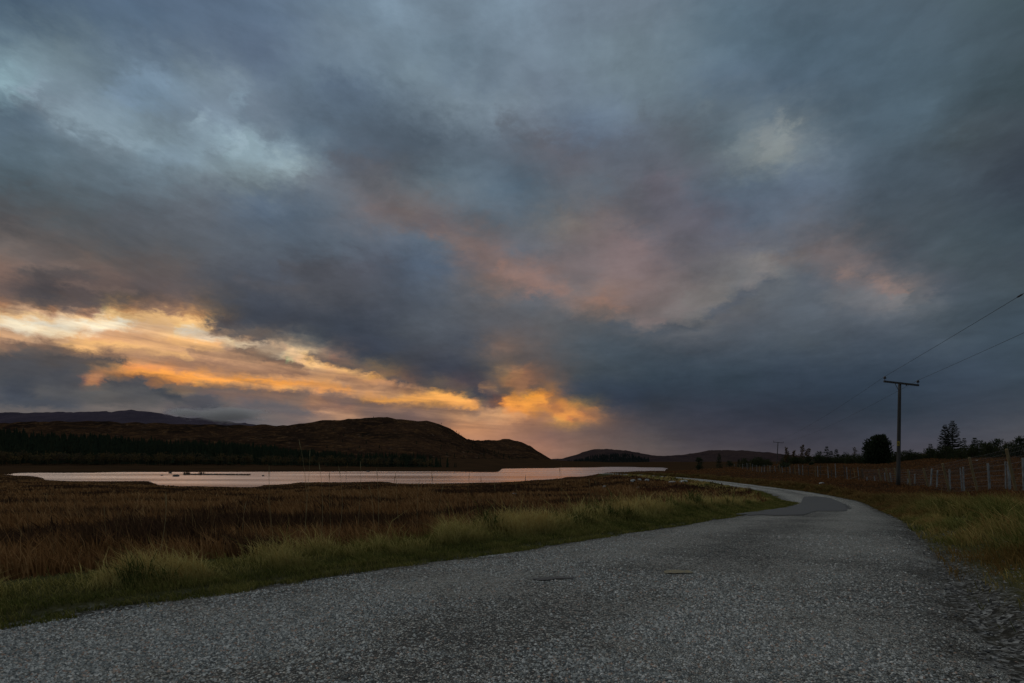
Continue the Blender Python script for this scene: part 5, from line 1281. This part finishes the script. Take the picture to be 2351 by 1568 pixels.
rust = pal(rng.random(N) * 0.75 + 0.5 * (pt2 - 0.25), (0.060, 0.032, 0.014), (0.155, 0.076, 0.030), (0.240, 0.125, 0.050), (0.36, 0.23, 0.105))
rr_ = pal(rng.random(N) * 0.8 + 0.4 * (pt2 - 0.3), (0.070, 0.034, 0.016), (0.140, 0.064, 0.026), (0.205, 0.105, 0.042))
rust = rust * (1 - rightside[:, None]) + rr_ * rightside[:, None]
hea = pal(rng.random(N), (0.024, 0.015, 0.010), (0.052, 0.029, 0.017), (0.085, 0.046, 0.025))
straw = rng.random(N) < 0.010 * (dist < 40)
h = np.where(straw, h * 1.35 + 0.03, h); w = np.where(straw, w * 0.6, w); lean = np.where(straw, lean * 0.6, lean)
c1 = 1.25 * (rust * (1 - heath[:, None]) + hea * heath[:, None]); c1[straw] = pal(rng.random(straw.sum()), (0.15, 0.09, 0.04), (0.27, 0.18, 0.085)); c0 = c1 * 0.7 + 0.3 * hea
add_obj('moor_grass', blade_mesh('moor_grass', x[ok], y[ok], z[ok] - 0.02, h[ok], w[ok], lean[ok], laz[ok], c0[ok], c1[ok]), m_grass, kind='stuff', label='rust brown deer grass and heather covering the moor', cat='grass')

# -- right verge: long ochre grass
N = 240000
wgt = 1.0 / (1.0 + np.hypot(Rs[:, 0], Rs[:, 1]) / 6.0) ** 0.8; wgt[(Rs[:, 1] < -3) | (Rs[:, 1] > 120)] = 0
seg = np.linalg.norm(np.diff(Rs, axis=0, append=Rs[-1:]), axis=1); cdf = np.cumsum(wgt * seg); cdf /= cdf[-1]
k = np.clip(np.searchsorted(cdf, rng.random(N)), 1, NR - 2)
j = rng.random(N)
base = Rs[k] + (Rs[k + 1] - Rs[k]) * j[:, None]
off = 0.02 + np.interp(base[:, 1], [2, 8, 20, 40, 90], [4.5, 4.2, 2.6, 1.6, 1.0]) * rng.random(N) ** 1.25
pos = base - nR[k] * off[:, None]
x, y = pos[:, 0], pos[:, 1]
z, D, S = ground(x, y, True)
cl = smooth((fbm(x, y, 3.0, 3, 0.5, 60) - 0.34) / 0.34); cl2 = fbm(x, y, 0.35, 3, 0.5, 61)
gap = np.interp(y, [0, 3, 5, 7, 10], [0.45, 0.34, 0.20, 0.08, 0.05])
ok = (S > 0) & (D > gap + (cl - 0.6) * 0.35) & (rng.random(N) < 0.12 + 0.88 * cl)
tall = smooth((D - gap) / 1.0); dist = np.hypot(x, y)
h = (0.06 + 0.08 * rng.random(N)) * (1 - tall) + tall * (0.16 + 0.26 * rng.random(N) + 0.18 * rng.random(N) ** 4) * (0.16 + 0.95 * cl) * (1 - 0.45 * smooth((D - 1.2) / 2.5))
w = np.maximum(0.0045, dist * 0.0011) * (0.8 + 0.5 * rng.random(N))
lean = h * (0.25 + 0.85 * rng.random(N)); laz = 2.9 + rng.normal(size=N) * 1.2
far_r = np.maximum(smooth((D - 1.6) / 2.4), smooth((y - 9) / 14) * 0.7)[:, None]
och = pal(rng.random(N) * 0.7 + (cl2 - 0.3) * 0.9 + 0.25 * (cl - 0.5), (0.06, 0.070, 0.018), (0.16, 0.145, 0.040), (0.32, 0.25, 0.080), (0.46, 0.34, 0.125), (0.27, 0.13, 0.044))
gre = pal(rng.random(N), (0.055, 0.070, 0.016), (0.16, 0.165, 0.042), (0.33, 0.30, 0.10))
gp_ = (smooth((fbm(x, y, 0.75, 3, 0.5, 66) - 0.42) / 0.16) * (1 - smooth((D - 1.6) / 1.5)))[:, None]
och = och * (1 - gp_) + gre * gp_
rp_ = smooth((fbm(x, y, 0.9, 3, 0.5, 67) - 0.56) / 0.12)[:, None]; och = och * (1 - 0.75 * rp_) + 0.75 * rp_ * pal(rng.random(N), (0.10, 0.046, 0.018), (0.24, 0.115, 0.04))
rus = pal(rng.random(N), (0.06, 0.032, 0.015), (0.14, 0.070, 0.028), (0.24, 0.14, 0.06))
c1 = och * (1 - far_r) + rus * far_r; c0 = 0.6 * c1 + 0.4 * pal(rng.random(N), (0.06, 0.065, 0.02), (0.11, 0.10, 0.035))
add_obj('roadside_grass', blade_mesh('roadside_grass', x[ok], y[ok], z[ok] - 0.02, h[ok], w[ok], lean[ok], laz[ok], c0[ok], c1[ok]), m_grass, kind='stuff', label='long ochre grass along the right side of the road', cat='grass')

# -- heather mound inside the bend, dark and wiry
N = 26000
px = 1465 + 340 * rng.random(N); u = (px - SW / 2) / SF; d = 23 + 26 * rng.random(N); x, y = u * d, d
z, D, S = ground(x, y, True); pt = fbm(x, y, 0.35, 3, 0.5, 70)
ok = (S < 0) & (D > 1.3) & (D < 9) & (pt > 0.40)
h = (0.13 + 0.16 * rng.random(N)) * (0.6 + pt); hea = pal(rng.random(N), (0.035, 0.016, 0.013), (0.075, 0.030, 0.020), (0.11, 0.050, 0.028))
add_obj('heather', blade_mesh('heather', x[ok], y[ok], z[ok] - 0.02, h[ok], 0.03 + 0.03 * rng.random(ok.sum()), h[ok] * 0.5 * rng.random(ok.sum()), rng.random(ok.sum()) * 6.28, hea[ok], hea[ok]), m_grass, kind='stuff', label='dark red-brown heather mound inside the bend of the road', cat='heather')

# -- tall flowering stalks standing above the tussocks
mb = MB(); cols = []
stalks = [(693, 1103, 1008, -7), (702, 1090, 1030, 10), (628, 1105, 1068, -10), (735, 1100, 1060, -3), (800, 1135, 1062, -2), (822, 1130, 1058, 6), (775, 1150, 1070, 2), (760, 1160, 1080, -4), (868, 1140, 1075, -3), (905, 1125, 1085, 4), (915, 1150, 1098, -5), (985, 1120, 1082, 6), (960, 1140, 1100, 3), (1075, 1110, 1085, 3), (1010, 1150, 1112, 8), (1100, 1105, 1092, 4), (1285, 1085, 1070, 0), (1290, 1100, 1062, -2), (1205, 1120, 1090, 2), (345, 1200, 1140, 25), (365, 1190, 1128, 16), (245, 1210, 1160, -6), (1130, 1140, 1105, 5), (850, 1165, 1110, -5), (1180, 1130, 1104, 4), (560, 1200, 1150, 6), (620, 1190, 1140, -4), (1350, 1125, 1098, 2), (1368, 1120, 1100, -3), (480, 1210, 1155, 5)]
_td = np.linspace(3.0, 24, 400)
for px, yb, yt, dxp in stalks:
    u = (px - SW / 2) / SF; D_, S_ = road_dist(u * _td, _td)
    want = rng.uniform(0.8, 3.2); g_ok = np.nonzero((S_ < 0) & (D_ > want))[0]
    g_ok = g_ok[_td[g_ok] > 4.5]; d = float(_td[g_ok[0]])
    b_ = at(px + dxp, yt, d); xb = at(px - dxp * .4, yb, d)[0]; a_ = np.array([xb, d, gxy(xb, d)]); bow = rng.normal() * 0.03
    tt = np.linspace(0, 1, 7)[:, None]; Ps = a_ * (1 - tt) + b_ * tt; Ps[:, 0] += (4 * bow * tt * (1 - tt))[:, 0] + 0.0; Ps[:, 2] += (0.10 * np.linalg.norm(b_ - a_) * tt * (1 - tt))[:, 0]
    m_ = Ps[-2]
    n0 = mb.n; mb.tube(Ps, np.linspace(0.0028, 0.0013, 7), 3, cap=False)
    dd = (b_ - m_) / np.linalg.norm(b_ - m_); mb.tube([b_ - dd * 0.13, b_ - dd * 0.07, b_], [0.0015, 0.005, 0.001], 3, cap=False)
    c = np.array([(0.30, 0.23, 0.11), (0.36, 0.30, 0.16), (0.24, 0.14, 0.06)][rng.integers(3)]); cols.append(np.repeat(c[None], mb.n - n0, 0))
me = mb.mesh('flower_stalks'); tone_attr(me, np.vstack(cols))
add_obj('flower_stalks', me, m_grass, kind='stuff', label='tall thin moor grass stalks rising in front of the loch', cat='grass')

# ---------------------------------------------------------------- stone chippings standing proud of the binder near the camera
N = 230000
d = np.exp(math.log(1.9) + (math.log(9.5) - math.log(1.9)) * rng.random(N) ** 1.15); u = -1.2 + 2.4 * rng.random(N); x, y = u * d, d
D, S = road_dist(x, y)
bare_ = fbm(x, y, 0.8, 3, 0.55, 81); sg_ = fbm(x, y, 3.5, 3, 0.5, 82)
ok = (D < 0.02) & (rng.random(N) < np.clip(0.12 + 3.0 * (bare_ - 0.33) + 1.3 * (sg_ - 0.5) - 0.35 * smooth((np.abs(np.abs(road_lat(x, y)) - 0.48) - 0.12) / 0.3), 0.06, 1.0) * (1 - 0.85 * smooth((np.abs(road_lat(x, y)) - 0.84) / 0.13) * smooth((sg_ - 0.35) / 0.2)) * np.interp(d, [2, 4.5, 9.5], [1.0, 0.9, 0.0])); x, y, d = x[ok], y[ok], d[ok]
n = len(x); lt = road_lat(x, y); z = road_z(x, y, lt) - 0.03 * np.maximum(0, (np.abs(lt) - 0.857) / 0.143)
def chip():
    k_ = rng.integers(4, 6); a_ = np.linspace(0, 6.28, k_, endpoint=False) + rng.random(k_) * 0.9
    rr = 0.40 + 0.25 * rng.random(k_); tv = [(rr[i] * math.cos(a_[i]), rr[i] * math.sin(a_[i]), -0.1) for i in range(k_)] + [(0.12 * rng.normal(), 0.12 * rng.normal(), 0.34 + 0.2 * rng.random())]
    return np.array(tv), np.array([(i, (i + 1) % k_, k_) for i in range(k_)])
chips = [chip() for _ in range(12)]
sz = (0.009 + 0.009 * rng.random(n)) * np.interp(d, [2, 4, 9.5], [1.0, 1.1, 1.35])
ccol = pal(rng.random(n) ** 1.3, (0.10, 0.105, 0.105), (0.22, 0.23, 0.222), (0.35, 0.35, 0.335), (0.57, 0.56, 0.53))
warm_ = rng.random(n) < 0.07; ccol[warm_] = pal(rng.random(warm_.sum()), (0.24, 0.16, 0.12), (0.42, 0.31, 0.25))
m_chip, b, p = new_mat('stone_chipping', 0.9, 0.15)
b.put(p.inputs['Base Color'], b.attr('tone').outputs['Color'])
add_obj('road_chippings', scatter_mesh('road_chippings', chips, x, y, z + 0.001, sz * 0.8, sz, ccol, rng), m_chip, kind='stuff', label='grey stone chippings bedded in the near road surface', cat='gravel')

# ---------------------------------------------------------------- loose stones and marks on the road
N = 22000
q = rng.random(N); k = np.clip(np.searchsorted(cdf, q), 1, NR - 2); j = rng.random(N)
base = Rs[k] + (Rs[k + 1] - Rs[k]) * j[:, None]; off = -0.45 + 1.5 * rng.random(N)
pos = base - nR[k] * off[:, None]; x, y = pos[:, 0], pos[:, 1]
ok = (y > 0.5) & (y < 16) & (rng.random(N) < np.exp(-((off - 0.25) / 0.55) ** 2) * np.interp(y, [2, 6, 16], [1, .7, .3])); x, y, off = x[ok], y[ok], off[ok]
z = np.where(off > 0, ground(x, y), road_z(x, y, 1.0)) + 0.002
n = len(x); oct_ = np.array([(1, 0, 0), (-1, 0, 0), (0, 1, 0), (0, -1, 0), (0, 0, .7), (0, 0, -.6)], float)
T8 = np.array([(0, 2, 4), (2, 1, 4), (1, 3, 4), (3, 0, 4), (2, 0, 5), (1, 2, 5), (3, 1, 5), (0, 3, 5)])
tm8 = [(oct_ * (0.7 + 0.6 * rng.random((6, 1))) + rng.normal(size=(6, 3)) * 0.12, T8) for _ in range(8)]
sz = 0.004 + 0.010 * rng.random(n) ** 2.5
gcol = pal(rng.random(n), (0.07, 0.072, 0.075), (0.17, 0.172, 0.175), (0.32, 0.32, 0.31), (0.22, 0.17, 0.14))
add_obj('loose_gravel', scatter_mesh('loose_gravel', tm8, x, y, z, sz, sz, gcol, rng), m_needle, kind='stuff', label='loose stone chippings along the right edge of the tarmac', cat='gravel')
m_mark, b, p = new_mat('faded_yellow_paint', 0.8, 0.2)
mp = b.n('ShaderNodeNewGeometry').outputs['Position']
b.put(p.inputs['Base Color'], b.mixc(b.mr(b.noise(mp, 60, 3), 0.42, 0.60), (0.22, 0.18, 0.095), (0.12, 0.115, 0.10)))
add_obj('road_marking', decal('road_marking', [(1529, 1311.5), (1555, 1312.5), (1586, 1312), (1588, 1316), (1574, 1318.5), (1548, 1318), (1530, 1319)], m_mark, 0.008, step=0.06, edge_noise=0.06), m_mark, kind='structure')
m_hole = m_tar
add_obj('pothole_patch', decal('pothole_patch', [(1215, 1330), (1255, 1327), (1290, 1325), (1318, 1327.5), (1312, 1331), (1280, 1332.5), (1240, 1334)], m_hole, 0.008, step=0.1, edge_noise=0.05), m_hole, kind='structure')
